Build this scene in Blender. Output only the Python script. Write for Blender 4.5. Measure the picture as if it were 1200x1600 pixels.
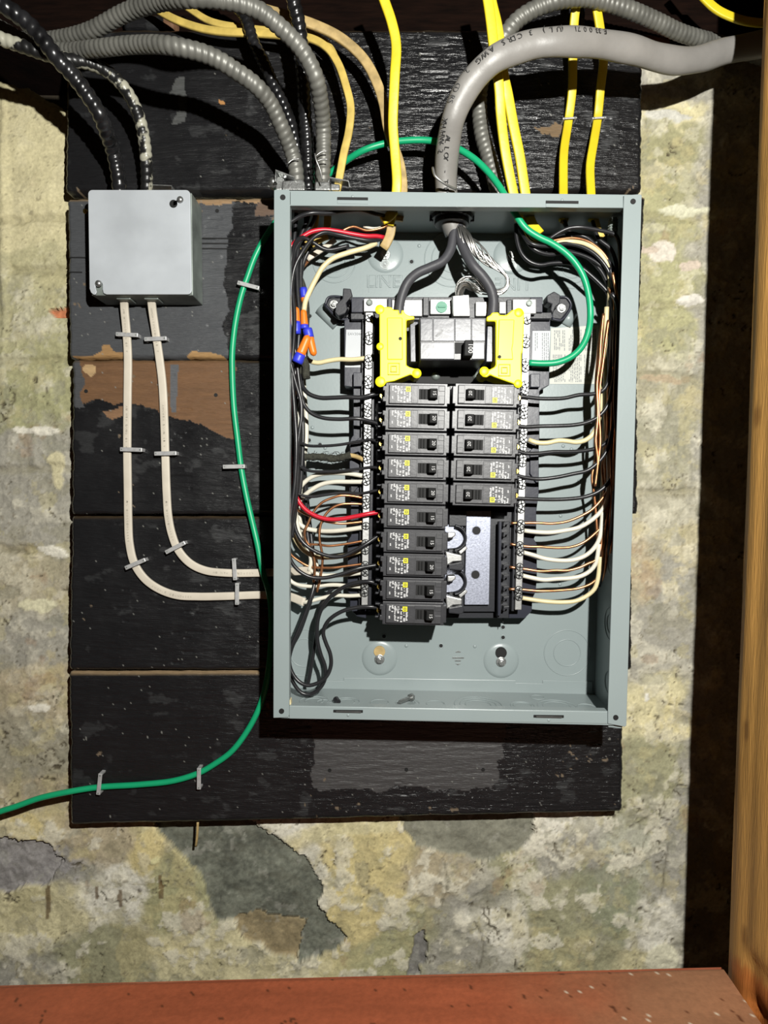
import bpy, bmesh, math, random
import numpy as np
from mathutils import Vector, Matrix
random.seed(7)
for o in list(bpy.data.objects): bpy.data.objects.remove(o)
SC = bpy.context.scene
COL = SC.collection

# ---------------------------------------------------------------- camera, light, exposure
CAM = np.array([0.11686, -0.74729, 0.23772])
RM = np.array([[0.99986976, 0.00789873, 0.01407378], [0.01433717, -0.03434334, -0.99930725], [-0.00740992, 0.99937888, -0.03445212]])
FPX = 1000.0
cd = bpy.data.cameras.new('camera'); cam = bpy.data.objects.new('camera', cd); COL.objects.link(cam)
cd.sensor_fit = 'VERTICAL'; cd.sensor_height = 32.0; cd.sensor_width = 24.0
cd.lens = 32.0 * FPX / 1600.0; cd.clip_start = 0.01
Mx = Matrix(((RM[0][0], -RM[1][0], -RM[2][0]), (RM[0][1], -RM[1][1], -RM[2][1]), (RM[0][2], -RM[1][2], -RM[2][2])))
cam.matrix_world = Matrix.Translation(Vector(CAM)) @ Mx.to_4x4()
SC.camera = cam
world = bpy.data.worlds.new('world'); SC.world = world; world.use_nodes = True
world.node_tree.nodes['Background'].inputs[0].default_value = (1.0, 0.58, 0.28, 1)
world.node_tree.nodes['Background'].inputs[1].default_value = 0.011
LAMP = (0.28, -0.90, 0.49)
ld = bpy.data.lights.new('headlamp', 'POINT'); ld.energy = 72.0; ld.color = (1.0, 0.985, 0.93); ld.shadow_soft_size = 0.009
lo = bpy.data.objects.new('headlamp', ld); lo.location = LAMP; COL.objects.link(lo)
SC.view_settings.view_transform = 'Standard'; SC.view_settings.look = 'None'
SC.view_settings.exposure = 0.0; SC.view_settings.gamma = 1.0; SC.view_settings.use_curve_mapping = False

# ---------------------------------------------------------------- geometry of the view: photo pixel + depth -> real point
def U(px, py, y):
    d = RM.T @ np.array([(px - 600) / FPX, (py - 800) / FPX, 1.0])
    p = CAM + d * (y - CAM[1]) / d[1]
    return Vector((float(p[0]), float(p[1]), float(p[2])))
def PROJ(x, y, z):
    d = np.stack([x - CAM[0], y - CAM[1], z - CAM[2]], -1) @ RM.T
    return 600 + FPX * d[..., 0] / d[..., 2], 800 + FPX * d[..., 1] / d[..., 2]
def mpp(y): return (y - CAM[1]) / FPX

# ---------------------------------------------------------------- noise
def vnoise(x, y, seed=0):
    rs = np.random.RandomState(seed); T = rs.rand(256, 256)
    xi = np.floor(x).astype(int); yi = np.floor(y).astype(int); fx = x - xi; fy = y - yi
    fx = fx * fx * (3 - 2 * fx); fy = fy * fy * (3 - 2 * fy)
    a = T[xi & 255, yi & 255]; b = T[(xi + 1) & 255, yi & 255]; c = T[xi & 255, (yi + 1) & 255]; d = T[(xi + 1) & 255, (yi + 1) & 255]
    return (a * (1 - fx) + b * fx) * (1 - fy) + (c * (1 - fx) + d * fx) * fy
def fbm(x, y, s, o=4, seed=0):
    r = 0; a = 0.5; t = 0
    for i in range(o):
        r = r + a * vnoise(x / s + 13.7 * i, y / s + 7.1 * i, seed + i); t += a; a *= 0.55; s /= 2.03
    return r / t * 2 - 1
def smooth(e0, e1, v):
    t = np.clip((v - e0) / (e1 - e0), 0, 1); return t * t * (3 - 2 * t)
def inpoly(px, py, poly):
    r = np.zeros(px.shape, bool); n = len(poly)
    for i in range(n):
        x1, y1 = poly[i]; x2, y2 = poly[(i + 1) % n]
        if y1 == y2: continue
        c = ((y1 > py) != (y2 > py)) & (px < (x2 - x1) * (py - y1) / (y2 - y1) + x1)
        r ^= c
    return r

# ---------------------------------------------------------------- materials
def mat(name, col, rough=0.5, metal=0.0, var=0.0, vscale=60, bump=0.0, bscale=200, attr=None, spec=0.5, coat=0.0, rvar=0.0, col2=None, bstretch=None, trans=0.0):
    col = tuple(c * .74 for c in col); col2 = None if col2 is None else tuple(c * .74 for c in col2)
    m = bpy.data.materials.new(name); m.use_nodes = True; nt = m.node_tree; N = nt.nodes; L = nt.links
    b = N['Principled BSDF']; b.inputs['Roughness'].default_value = rough; b.inputs['Metallic'].default_value = metal
    b.inputs['Specular IOR Level'].default_value = spec * .76; b.inputs['Coat Weight'].default_value = coat
    b.inputs['Base Color'].default_value = (*col, 1)
    tc = N.new('ShaderNodeTexCoord'); mp = N.new('ShaderNodeMapping'); L.new(tc.outputs['Object'], mp.inputs[0])
    if bstretch: mp.inputs['Scale'].default_value = bstretch
    src = None
    if attr:
        a = N.new('ShaderNodeVertexColor'); a.layer_name = attr; src = a.outputs['Color']
        if rvar == 'alpha': L.new(a.outputs['Alpha'], b.inputs['Roughness'])
    if var > 0:
        n = N.new('ShaderNodeTexNoise'); n.inputs['Scale'].default_value = vscale; n.inputs['Detail'].default_value = 6
        L.new(mp.outputs[0], n.inputs['Vector'])
        r = N.new('ShaderNodeMapRange'); r.inputs[1].default_value = 0.3; r.inputs[2].default_value = 0.7
        if 'half' in name: r.inputs[1].default_value = .50; r.inputs[2].default_value = .53
        L.new(n.outputs['Fac'], r.inputs[0])
        mx = N.new('ShaderNodeMix'); mx.data_type = 'RGBA'
        if col2 is not None:
            mx.inputs[6].default_value = (*col, 1); mx.inputs[7].default_value = (*col2, 1); L.new(r.outputs[0], mx.inputs[0])
        else:
            r.inputs[3].default_value = 1 - var; r.inputs[4].default_value = 1 + var
            mx.blend_type = 'MULTIPLY'; mx.inputs[0].default_value = 1.0
            if src: L.new(src, mx.inputs[6])
            else: mx.inputs[6].default_value = (*col, 1)
            L.new(r.outputs[0], mx.inputs[7])
        src = mx.outputs[2]
        if rvar and rvar != 'alpha':
            rr = N.new('ShaderNodeMapRange'); rr.inputs[1].default_value = 0.3; rr.inputs[2].default_value = 0.7
            rr.inputs[3].default_value = rough - rvar; rr.inputs[4].default_value = rough + rvar
            L.new(n.outputs['Fac'], rr.inputs[0]); L.new(rr.outputs[0], b.inputs['Roughness'])
    if src: L.new(src, b.inputs['Base Color'])
    if bump > 0:
        n2 = N.new('ShaderNodeTexNoise'); n2.inputs['Scale'].default_value = bscale; n2.inputs['Detail'].default_value = 5
        L.new(mp.outputs[0], n2.inputs['Vector'])
        bp = N.new('ShaderNodeBump'); bp.inputs['Strength'].default_value = 1.0; bp.inputs['Distance'].default_value = bump
        L.new(n2.outputs['Fac'], bp.inputs['Height']); L.new(bp.outputs[0], b.inputs['Normal'])
    return m
M = {}
M['stone'] = mat('plastered_stone', (.4, .38, .28), .85, var=.12, vscale=300, bump=.0007, bscale=230, attr='Col')
M['plank'] = mat('painted_plank', (.02, .02, .02), .4, var=.12, vscale=120, bump=.0007, bscale=90, attr='Col', rvar='alpha', bstretch=(1, 1, 9))
M['old_wood'] = mat('old_dark_beam', (.007, .0028, .0016), .95, spec=.1, var=.5, vscale=30, bump=.002, bscale=40, bstretch=(1, 1, 6))
M['stud'] = mat('pine_stud', (.62, .34, .10), .6, var=.14, vscale=14, bump=.0006, bscale=60, bstretch=(8, 8, .7))
M['stud_stain'] = mat('stud_stain', (.26, .10, .02), .6, var=.2, vscale=30)
M['redpaint'] = mat('red_brown_paint', (.25, .052, .022), .55, var=.5, vscale=9, bump=.0006, bscale=120, col2=(.36, .13, .065))
M['panel'] = mat('grey_enamel', (.272, .320, .322), .33, var=.04, vscale=8, bump=.00006, bscale=300, spec=.5)
M['panel_edge'] = mat('bare_steel', (.55, .57, .56), .35, metal=1, var=.3, vscale=90)
M['galv'] = mat('galvanised_cover', (.47, .50, .53), .5, metal=.1, var=.10, vscale=18, rvar=.1)
M['galvbox'] = mat('galvanised_box', (.22, .25, .23), .5, metal=.35, var=.4, vscale=30)
M['zinc'] = mat('zinc', (.50, .51, .50), .34, metal=.9, var=.25, vscale=300, bump=.0002, bscale=500)
M['alu'] = mat('aluminium_bar', (.50, .50, .49), .42, metal=.8, var=.12, vscale=150, bump=.0001, bscale=400)
M['tin'] = mat('tinned_plate', (.36, .38, .46), .45, metal=.6, var=.25, vscale=400, bump=.0001, bscale=700)
M['flexgrey'] = mat('grey_flex', (.165, .163, .145), .45, metal=.25, var=.25, vscale=60)
M['flexblack'] = mat('black_painted_flex', (.012, .012, .013), .26, var=.6, vscale=90, spec=.7)
M['flexmix'] = mat('half_painted_flex', (.40, .39, .31), .35, var=.5, vscale=34, col2=(.012, .012, .012))
M['yellow'] = mat('yellow_sheath', (.72, .56, .02), .42, var=.08, vscale=40, bump=.0003, bscale=90)
M['yellowold'] = mat('aged_yellow_sheath', (.60, .44, .11), .5, var=.22, vscale=70, bump=.0004, bscale=110)
M['tan'] = mat('dirty_tan_sheath', (.46, .33, .14), .55, var=.30, vscale=90, bump=.0004, bscale=120)
M['white'] = mat('off_white_sheath', (.64, .58, .48), .5, var=.06, vscale=60, bump=.0002, bscale=120)
M['whitewire'] = mat('white_insulation', (.72, .69, .58), .4, var=.06, vscale=60)
M['cream'] = mat('cream_insulation', (.72, .62, .36), .4, var=.1, vscale=60)
M['blackwire'] = mat('black_insulation', (.018, .018, .020), .32, bump=.0001, bscale=200)
M['fuzzy'] = mat('old_cloth_insulation', (.035, .035, .025), .9, var=.5, vscale=300, bump=.0012, bscale=400)
M['redwire'] = mat('red_insulation', (.55, .012, .03), .35)
M['green'] = mat('green_insulation', (.008, .36, .155), .38, var=.05)
M['copper'] = mat('bare_copper', (.62, .28, .13), .36, metal=.9, var=.3, vscale=120)
M['greycable'] = mat('grey_service_sheath', (.235, .225, .21), .42, var=.10, vscale=30, bump=.0008, bscale=45)
M['strand'] = mat('aluminium_strand', (.72, .71, .68), .35, metal=1)
M['bigblack'] = mat('black_conductor', (.055, .055, .062), .5, bump=.0002, bscale=150)
M['plastic'] = mat('black_plastic', (.022, .023, .028), .38, bump=.00008, bscale=400)
M['deep'] = mat('deep_black', (.004, .004, .004), .7)  # flat black; on holes and slots it paints the shade inside
M['slate'] = mat('black_plastic_sheen', (.026, .028, .041), .33, bump=.0001, bscale=200)  # black plastic with its bluish sheen mixed into the base colour
M['breaker'] = mat('breaker_case', (.032, .032, .036), .38, var=.12, vscale=120, bump=.00012, bscale=250)
M['face'] = mat('breaker_face', (.044, .044, .048), .40, var=.12, vscale=150, bump=.00012, bscale=260)
M['toggle'] = mat('toggle_black', (.010, .010, .010), .6, spec=.2)
M['coveryellow'] = mat('lug_cover_yellow', (.88, .80, .01), .42)
M['print'] = mat('white_print', (.62, .62, .62), .6)
M['emblem'] = mat('yellow_print', (.70, .66, .02), .5)
M['paper'] = mat('paper_label', (.52, .54, .56), .55, var=.04, vscale=40)
M['cream_paper'] = mat('cream_label', (.55, .56, .50), .55, var=.04, vscale=40)
M['greyprint'] = mat('grey_print', (.22, .23, .24), .7)
M['blackprint'] = mat('black_print', (.02, .02, .02), .6)
M['orange'] = mat('orange_nut', (.85, .20, .015), .42)
M['blue'] = mat('blue_nut_skirt', (.035, .05, .62), .42)
M['greenpaint'] = mat('green_screw_paint', (.02, .22, .12), .4)
M['brass'] = mat('brass', (.75, .55, .15), .3, metal=1)
M['staple'] = mat('staple_steel', (.50, .50, .50), .4, metal=.3, var=.15, vscale=200)
M['bristle'] = mat('bristle', (.03, .03, .03), .6)

# ---------------------------------------------------------------- mesh helpers
class MB:
    def __init__(s): s.v = []; s.f = []
    def add(s, V, F):
        n = len(s.v); s.v += [tuple(v) for v in V]; s.f += [tuple(i + n for i in f) for f in F]; return s
    def box(s, a, b):
        x0, y0, z0 = a; x1, y1, z1 = b
        V = [(x0, y0, z0), (x1, y0, z0), (x1, y1, z0), (x0, y1, z0), (x0, y0, z1), (x1, y0, z1), (x1, y1, z1), (x0, y1, z1)]
        return s.add(V, [(0, 3, 2, 1), (4, 5, 6, 7), (0, 1, 5, 4), (1, 2, 6, 5), (2, 3, 7, 6), (3, 0, 4, 7)])
    def prism(s, P, y0, y1):       # P: list of (x,z) ; front at y0 (towards camera), back at y1
        a = sum(P[i][0] * P[(i + 1) % len(P)][1] - P[(i + 1) % len(P)][0] * P[i][1] for i in range(len(P)))
        if a < 0: P = P[::-1]
        n = len(P); V = [(x, y0, z) for x, z in P] + [(x, y1, z) for x, z in P]
        F = [tuple(range(n)), tuple(range(2 * n - 1, n - 1, -1))]
        F += [(i, i + n, (i + 1) % n + n, (i + 1) % n) for i in range(n)]
        return s.add(V, F)
    def pp(s, pts, y0, y1):        # polygon given in photo pixels on the plane y0, extruded straight back to y1
        return s.prism([(U(px, py, y0).x, U(px, py, y0).z) for px, py in pts], y0, y1)
    def disc(s, c, r, y0, y1, n=20, sx=1, sz=1): 
        return s.prism([(c[0] + sx * r * math.cos(2 * math.pi * i / n), c[1] + sz * r * math.sin(2 * math.pi * i / n)) for i in range(n)], y0, y1)
    def dome(s, c, r, y0, h, n=16, k=4):   # dome rising from plane y0 towards -y
        V = []; F = []
        for j in range(k):
            a = j / k * math.pi / 2; rr = r * math.cos(a); hh = h * math.sin(a)
            V += [(c[0] + rr * math.cos(2 * math.pi * i / n), y0 - hh, c[1] + rr * math.sin(2 * math.pi * i / n)) for i in range(n)]
        V.append((c[0], y0 - h, c[1]))
        for j in range(k - 1):
            for i in range(n): F.append((j * n + i, j * n + (i + 1) % n, (j + 1) * n + (i + 1) % n, (j + 1) * n + i))
        for i in range(n): F.append(((k - 1) * n + i, (k - 1) * n + (i + 1) % n, len(V) - 1))
        return s.add(V, F)
    def ring(s, c, r, t, y0, h, n=36, a0=0, a1=2 * math.pi, sx=1, sz=1, ax='y'):   # raised ring with a rounded ridge
        V = []; F = []; full = abs(a1 - a0 - 2 * math.pi) < 1e-6; m = n if full else n + 1
        for i in range(m):
            a = a0 + (a1 - a0) * i / n; ca = math.cos(a); sa = math.sin(a)
            for dr, hh in ((-t, 0), (-t * .4, h), (t * .4, h), (t, 0)):
                V.append((c[0] + sx * (r + dr) * ca, y0 - hh, c[1] + sz * (r + dr) * sa))
        for i in range(n):
            j = (i + 1) % m
            for k in range(3): F.append((i * 4 + k, j * 4 + k, j * 4 + k + 1, i * 4 + k + 1))
        return s.add(V, F)
    def sweep(s, P, R, n=10, prof=None, caps=True, conduit=None):
        """P list of Vector, R radius or function(t); prof list of (a,b): a across the path in the wall plane, b towards the viewer"""
        m = len(P); V = []; pn = None; Ls = [0]
        for i in range(1, m): Ls.append(Ls[-1] + (P[i] - P[i - 1]).length)
        if prof is None: prof = [(math.cos(2 * math.pi * k / n), math.sin(2 * math.pi * k / n)) for k in range(n)]
        n = len(prof)
        for i in range(m):
            t = (P[min(i + 1, m - 1)] - P[max(i - 1, 0)]).normalized()
            q = t.cross(Vector((0, 1, 0)))
            if q.length < .25 and pn is not None: q = pn - t * pn.dot(t)
            if q.length < 1e-4: q = Vector((1, 0, 0))
            q.normalize()
            if pn is not None and q.dot(pn) < 0: q = -q
            pn = q; b = t.cross(q).normalized()
            if b.y > 0 and False: b = -b
            r = R(Ls[i] / Ls[-1]) if callable(R) else R
            for k, (u, w) in enumerate(prof):
                rr = r
                if conduit:
                    ph = (Ls[i] / conduit[0] - k / n) % 1.0
                    rr = r * (1 - conduit[1] * (1 - math.sin(math.pi * ph) ** .6))
                V.append(P[i] + q * u * rr + b * w * rr)
        F = [(i * n + k, i * n + (k + 1) % n, (i + 1) * n + (k + 1) % n, (i + 1) * n + k) for i in range(m - 1) for k in range(n)]
        if caps: F += [tuple(range(n))[::-1], tuple((m - 1) * n + k for k in range(n))]
        return s.add(V, F)
    def build(s, name, m, parent=None, smooth=None, bevel=0, seg=2):
        me = bpy.data.meshes.new(name); me.from_pydata(s.v, [], s.f); me.update()
        bm = bmesh.new(); bm.from_mesh(me); bmesh.ops.recalc_face_normals(bm, faces=bm.faces); bm.to_mesh(me); bm.free()
        return link(name, me, m, parent, smooth, bevel, seg)
def link(name, me, m, parent=None, smooth=None, bevel=0, seg=2):
    o = bpy.data.objects.new(name, me); COL.objects.link(o)
    if m is not None: me.materials.clear(); me.materials.append(M[m] if isinstance(m, str) else m)
    if parent is not None: o.parent = parent; o.matrix_parent_inverse = parent.matrix_basis.inverted() if parent.type == 'EMPTY' or True else Matrix()
    if smooth: 
        me.polygons.foreach_set('use_smooth', [True] * len(me.polygons))
    if bevel:
        b = o.modifiers.new('bevel', 'BEVEL'); b.width = bevel; b.segments = seg; b.limit_method = 'ANGLE'; b.angle_limit = .6; b.harden_normals = False
    return o
def tag(o, label, cat, group=None, kind=None):
    o['label'] = label
    if cat: o['category'] = cat
    if group: o['group'] = group
    if kind: o['kind'] = kind
    return o
def empty(name, loc, label, cat, group=None):
    o = bpy.data.objects.new(name, None); o.location = loc; o.empty_display_size = .02; COL.objects.link(o); return tag(o, label, cat, group)
def path(pts, step=.003, closed=False):
    """pts: (px,py[,y]) ; missing depths interpolated ; Catmull-Rom sampled at ~step metres"""
    ys = [p[2] if len(p) > 2 else None for p in pts]
    known = [i for i, y in enumerate(ys) if y is not None]
    for i in range(len(ys)):
        if ys[i] is None:
            a = max([k for k in known if k < i], default=known[0]); b = min([k for k in known if k > i], default=known[-1])
            ys[i] = ys[a] if a == b else ys[a] + (ys[b] - ys[a]) * (i - a) / (b - a)
    W = [U(p[0], p[1], y) for p, y in zip(pts, ys)]
    return crom(W, step)
def crom(W, step):
    W = [W[0] * 2 - W[1]] + W + [W[-1] * 2 - W[-2]]; out = []
    for i in range(1, len(W) - 2):
        p0, p1, p2, p3 = W[i - 1:i + 3]
        k = max(1, int((p2 - p1).length / step))
        d0 = max((p1 - p0).length, 1e-5) ** .5; d1 = max((p2 - p1).length, 1e-5) ** .5; d2 = max((p3 - p2).length, 1e-5) ** .5
        m1 = (p1 - p0) / d0 - (p2 - p0) / (d0 + d1) + (p2 - p1) / d1; m2 = (p2 - p1) / d1 - (p3 - p1) / (d1 + d2) + (p3 - p2) / d2
        m1 *= d1; m2 *= d1
        for j in range(k):
            t = j / k
            out.append(p1 * (2 * t ** 3 - 3 * t * t + 1) + m1 * (t ** 3 - 2 * t * t + t) + p2 * (-2 * t ** 3 + 3 * t * t) + m2 * (t ** 3 - t * t))
    out.append(W[-2]); return out
_glyph = {}
def text_geo(s, size, extrude=.0):
    cu = bpy.data.curves.new('t', 'FONT'); cu.body = s; cu.size = size; cu.extrude = extrude; cu.align_x = 'CENTER'; cu.align_y = 'CENTER'; cu.resolution_u = 2
    o = bpy.data.objects.new('t', cu); COL.objects.link(o)
    dg = bpy.context.evaluated_depsgraph_get(); me = bpy.data.meshes.new_from_object(o.evaluated_get(dg))
    V = [v.co.copy() for v in me.vertices]; F = [tuple(p.vertices) for p in me.polygons]
    bpy.data.objects.remove(o); bpy.data.curves.remove(cu); bpy.data.meshes.remove(me); return V, F
def glyph(c):
    if c not in _glyph: _glyph[c] = text_geo(c, 1.0, 0.0)
    return _glyph[c]
def text_on_path(mb, s, P, start, size, lift, across=0, gap=.68, flip=False, rad=None):
    Ls = [0]
    for i in range(1, len(P)): Ls.append(Ls[-1] + (P[i] - P[i - 1]).length)
    d = start
    for c in s:
        if c != ' ':
            i = min(range(len(Ls)), key=lambda k: abs(Ls[k] - d)); lft = lift if rad is None else .86 * max(0, rad ** 2 - across ** 2) ** .5 + lift; i = max(1, min(len(P) - 2, i))
            t = (P[i + 1] - P[i - 1]).normalized(); q = t.cross(Vector((0, 1, 0))).normalized(); n = t.cross(q)
            if n.y > 0: n = -n
            up = n.cross(t) if not flip else -(n.cross(t)); tt = t if not flip else -t
            V, F = glyph(c); o = P[i] + n * lft + q * across
            mb.add([o + tt * v.x * size + up * v.y * size for v in V], F)
        d += gap * size
def flat_text(mb, s, c, size, rot=0, y=None):
    V, F = text_geo(s, size); ca = math.cos(rot); sa = math.sin(rot)
    mb.add([(c[0] + v.x * ca - v.y * sa, y, c[1] + v.x * sa + v.y * ca) for v in V], F)
def set_col(me, rgb, a=None):
    at = me.color_attributes.new('Col', 'FLOAT_COLOR', 'POINT')
    arr = np.ones((len(me.vertices), 4), np.float32); arr[:, :3] = rgb * .74
    if a is not None: arr[:, 3] = a
    at.data.foreach_set('color', arr.ravel())
def grid_mesh(name, X, Y, Z, mask=None, RGB=None, A=None):
    """X,Y,Z 2-D arrays ; mask selects faces"""
    h, w = X.shape; V = np.stack([X, Y, Z], -1).reshape(-1, 3)
    i = np.arange(h * w).reshape(h, w); Q = np.stack([i[:-1, :-1], i[:-1, 1:], i[1:, 1:], i[1:, :-1]], -1)
    Q = Q[mask] if mask is not None else Q.reshape(-1, 4)
    us, inv = np.unique(Q, return_inverse=True); V = V[us]; Q = inv.reshape(-1, 4)
    me = bpy.data.meshes.new(name); me.vertices.add(len(V)); me.vertices.foreach_set('co', V.astype(np.float32).ravel())
    me.loops.add(Q.size); me.loops.foreach_set('vertex_index', Q.ravel().astype(np.int32))
    me.polygons.add(len(Q)); me.polygons.foreach_set('loop_start', np.arange(0, Q.size, 4, dtype=np.int32))
    me.update(calc_edges=True); me.polygons.foreach_set('use_smooth', np.ones(len(Q), bool))
    if RGB is not None: set_col(me, RGB.reshape(-1, 3)[us], None if A is None else A.ravel()[us])
    return me
# ================================================================= STONE WALL
WY = .036
def wall():
    st = .0021
    xs = np.concatenate([np.linspace(-1.1, -.42, 40)[:-1], np.arange(-.42, .56, st), np.linspace(.56, 1.3, 40)[1:]])
    zs = np.concatenate([np.linspace(-1.0, -.45, 30)[:-1], np.arange(-.45, .775, st), np.linspace(.775, .80, 4)[1:]])
    X, Z = np.meshgrid(xs, zs); px, py = PROJ(X, np.full_like(X, WY), Z)
    wx = px + 30 * fbm(px, py, 90, 4, 1) + 16 * fbm(px, py, 20, 6, 5); wy = py + 30 * fbm(px, py, 90, 4, 11) + 12 * fbm(px, py, 16, 3, 15)
    # palette zones: (x, y, rx, ry, colour)
    CR = (.70, .63, .38); YE = (.68, .57, .28); OL = (.36, .345, .21); GY = (.37, .35, .29); WH = (.80, .76, .64); TN = (.46, .39, .26); PG = (.36, .34, .33); OC = (.42, .40, .22)
    Zn = [(30, 200, 90, 90, CR), (30, 330, 90, 90, CR), (60, 420, 70, 40, (.52, .48, .28)), (30, 480, 80, 60, (.48, .45, .27)), (60, 560, 70, 60, OC), (30, 640, 80, 60, (.38, .37, .20)), (40, 720, 90, 60, GY), (60, 820, 90, 60, GY),
          (60, 900, 80, 60, (.45, .40, .28)), (40, 1000, 90, 60, GY), (60, 1080, 90, 50, TN), (60, 1160, 60, 50, (.36, .33, .24)), (80, 1240, 60, 40, TN), (130, 1300, 90, 40, TN), (40, 1300, 60, 40, YE), (40, 1345, 80, 40, PG),
          (60, 1430, 100, 50, CR), (180, 1400, 60, 60, WH), (150, 1500, 90, 40, OL), (230, 1330, 40, 60, YE), (270, 1420, 60, 60, OC), (300, 1490, 80, 40, CR), (250, 1280, 60, 30, CR), (60, 1510, 60, 30, GY),
          (420, 1500, 90, 30, CR), (440, 1270, 70, 25, WH), (540, 1290, 60, 30, CR), (580, 1340, 60, 50, YE), (560, 1430, 60, 60, YE), (610, 1480, 60, 50, OC), (500, 1380, 20, 40, WH),
          (680, 1370, 70, 40, TN), (740, 1400, 60, 60, GY), (760, 1450, 60, 50, WH), (700, 1490, 70, 40, GY), (800, 1360, 50, 40, OL), (860, 1290, 60, 40, WH), (900, 1340, 60, 40, GY), (880, 1440, 80, 80, OL), (950, 1400, 60, 60, (.30, .31, .20)),
          (980, 1330, 60, 40, (.50, .49, .38)), (1020, 1440, 40, 60, WH), (1030, 1360, 40, 50, GY), (1010, 1500, 50, 30, CR), (1000, 1260, 60, 30, OL), (1030, 1200, 50, 50, OL), (1030, 1130, 50, 30, CR), (1040, 1080, 50, 30, CR),
          (1030, 1000, 50, 60, GY), (1000, 900, 40, 60, TN), (1060, 920, 50, 60, GY), (1040, 800, 60, 60, (.42, .39, .29)), (1040, 700, 60, 60, (.36, .34, .24)), (1050, 600, 60, 60, (.38, .35, .24)), (1050, 530, 60, 50, OC), (1050, 440, 60, 50, OC), (1050, 350, 60, 40, OC),
          (1050, 250, 60, 60, (.36, .34, .19)), (1050, 180, 60, 20, CR), (1060, 130, 60, 30, GY), (1100, 1300, 50, 400, GY), (1140, 1400, 60, 200, TN), (1140, 600, 60, 500, GY)]
    num = np.zeros(X.shape + (3,)); den = np.zeros(X.shape) + 1e-9
    for cx, cy, rx, ry, c in Zn:
        d = ((wx - cx) / rx) ** 2 + ((wy - cy) / ry) ** 2; w = 1 / (.08 + d) ** 4.6
        num += w[..., None] * np.array(c); den += w
    C = num / den[..., None]
    def mixc(C, m, c): return C * (1 - m[..., None]) + np.array(c) * m[..., None]
    n1 = fbm(px, py, 38, 5, 21); n2 = fbm(px, py, 13, 4, 31); n3 = fbm(px, py, 5, 3, 41); n4 = fbm(px, py, 70, 5, 51)
    smoothzone = smooth(480, 380, py) * smooth(300, 200, px)          # the smooth limewash, upper left
    a = 1 - .8 * smoothzone
    C = mixc(C, smooth(.22, .32, n1 + .35 * n2) * .42 * a, (.68, .64, .50))
    C = mixc(C, smooth(.20, .30, -n1 + .30 * n2) * .32 * a, (.24, .22, .13))
    C = mixc(C, smooth(.30, .38, n4 + .3 * n2) * .3 * a, YE)
    C = mixc(C, smooth(.28, .34, fbm(px, py, 24, 4, 61)) * .3 * a, GY)
    C *= (1.04 + .13 * n2 + .13 * n3 * a)[..., None]
    crust = fbm(px, py, 30, 7, 401) + .35 * n1
    C = mixc(C, smooth(.20, .235, crust) * (.34 + .5 * smooth(1180, 1300, py)) * a * .8, (.78, .73, .58)); thick = smooth(.20, .26, crust) * a
    flake = fbm(px, py, 44, 7, 411)
    C = mixc(C, smooth(.30, .33, flake) * .45 * a, (.27, .26, .19)); thick = thick - smooth(.30, .34, flake) * a
    ol2 = fbm(px, py, 26, 7, 421); C = mixc(C, smooth(.26, .30, ol2) * .38 * a, (.52, .46, .24))
    rust = fbm(px, py, 60, 6, 431); C = mixc(C, smooth(.42, .50, rust) * .35 * a, (.36, .22, .12))
    # scraped diagonal tool marks, lower right
    dg = fbm((px + py) / 26, px - py, 5, 3, 441); dm = smooth(800, 860, px) * smooth(1040, 960, px) * smooth(1250, 1320, py) + smooth(1000, 1030, px) * smooth(640, 700, py) * smooth(960, 880, py) * 0
    C = C * (1 + .16 * dg * dm)[..., None]
    vg = fbm(px, py / 9, 5, 3, 451); vm = smooth(990, 1010, px) * smooth(640, 700, py) * smooth(980, 900, py) + smooth(110, 90, px) * smooth(620, 680, py) * smooth(900, 820, py); C = C * (1 + .20 * vg * vm)[..., None]
    C = mixc(C, smooth(.50, .58, n3 + .4 * n2) * .5, (.16, .13, .08))                                     # pits and flecks
    rid = np.abs(fbm(px, py, 60, 4, 71)); crack = smooth(.016, .004, rid) * smooth(.0, .2, fbm(px, py, 50, 2, 81)) * smooth(1.0, .4, smoothzone)
    C = mixc(C, crack * .8, (.08, .06, .03))
    for ln, wd in (([(15, 1322), (30, 1332), (48, 1344), (62, 1342), (82, 1337)], 2.0), ([(742, 1440), (752, 1462), (756, 1490), (750, 1515)], 1.6), ([(20, 1100), (38, 1092), (60, 1096), (84, 1088)], 1.4), ([(560, 1360), (565, 1390), (600, 1400)], 1.0), ([(1000, 1335), (1015, 1300), (1030, 1290)], 1.0), ([(870, 1330), (880, 1345)], 3), ([(0, 862), (30, 860), (42, 866)], 2.2), ([(985, 1295), (1010, 1280), (1030, 1262)], 1.2), ([(1033, 1400), (1040, 1360), (1046, 1320)], 1.2), ([(690, 1420), (700, 1380), (695, 1350)], 1.2)):
        for (x1, y1), (x2, y2) in zip(ln, ln[1:]):
            tt = np.clip(((px - x1) * (x2 - x1) + (py - y1) * (y2 - y1)) / ((x2 - x1) ** 2 + (y2 - y1) ** 2), 0, 1); dd = np.hypot(px + 2.5 * n2 - x1 - tt * (x2 - x1), py + 2.5 * n3 - y1 - tt * (y2 - y1)); crack = np.maximum(crack, smooth(wd + .8, wd * .3, dd))
    C = mixc(C, crack * .6, (.07, .055, .03))
    # drips of rust brown
    for cx, cy, l in ((150, 1395, 22), (187, 1405, 30), (252, 1385, 38), (75, 1410, 55), (307, 1300, 25)):
        C = mixc(C, ((np.abs(wx * .15 + px * .85 - cx) < 3) & (np.abs(py - cy) < l / 2)).astype(float) * .75, (.13, .07, .02))
    # height, positive = out of the wall
    H = .0009 * thick + .0045 * fbm(px, py, 130, 4, 91) + .0022 * n1 * a + .0011 * n2 * (a + .2) + .0004 * n3 - crack * .0025
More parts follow.
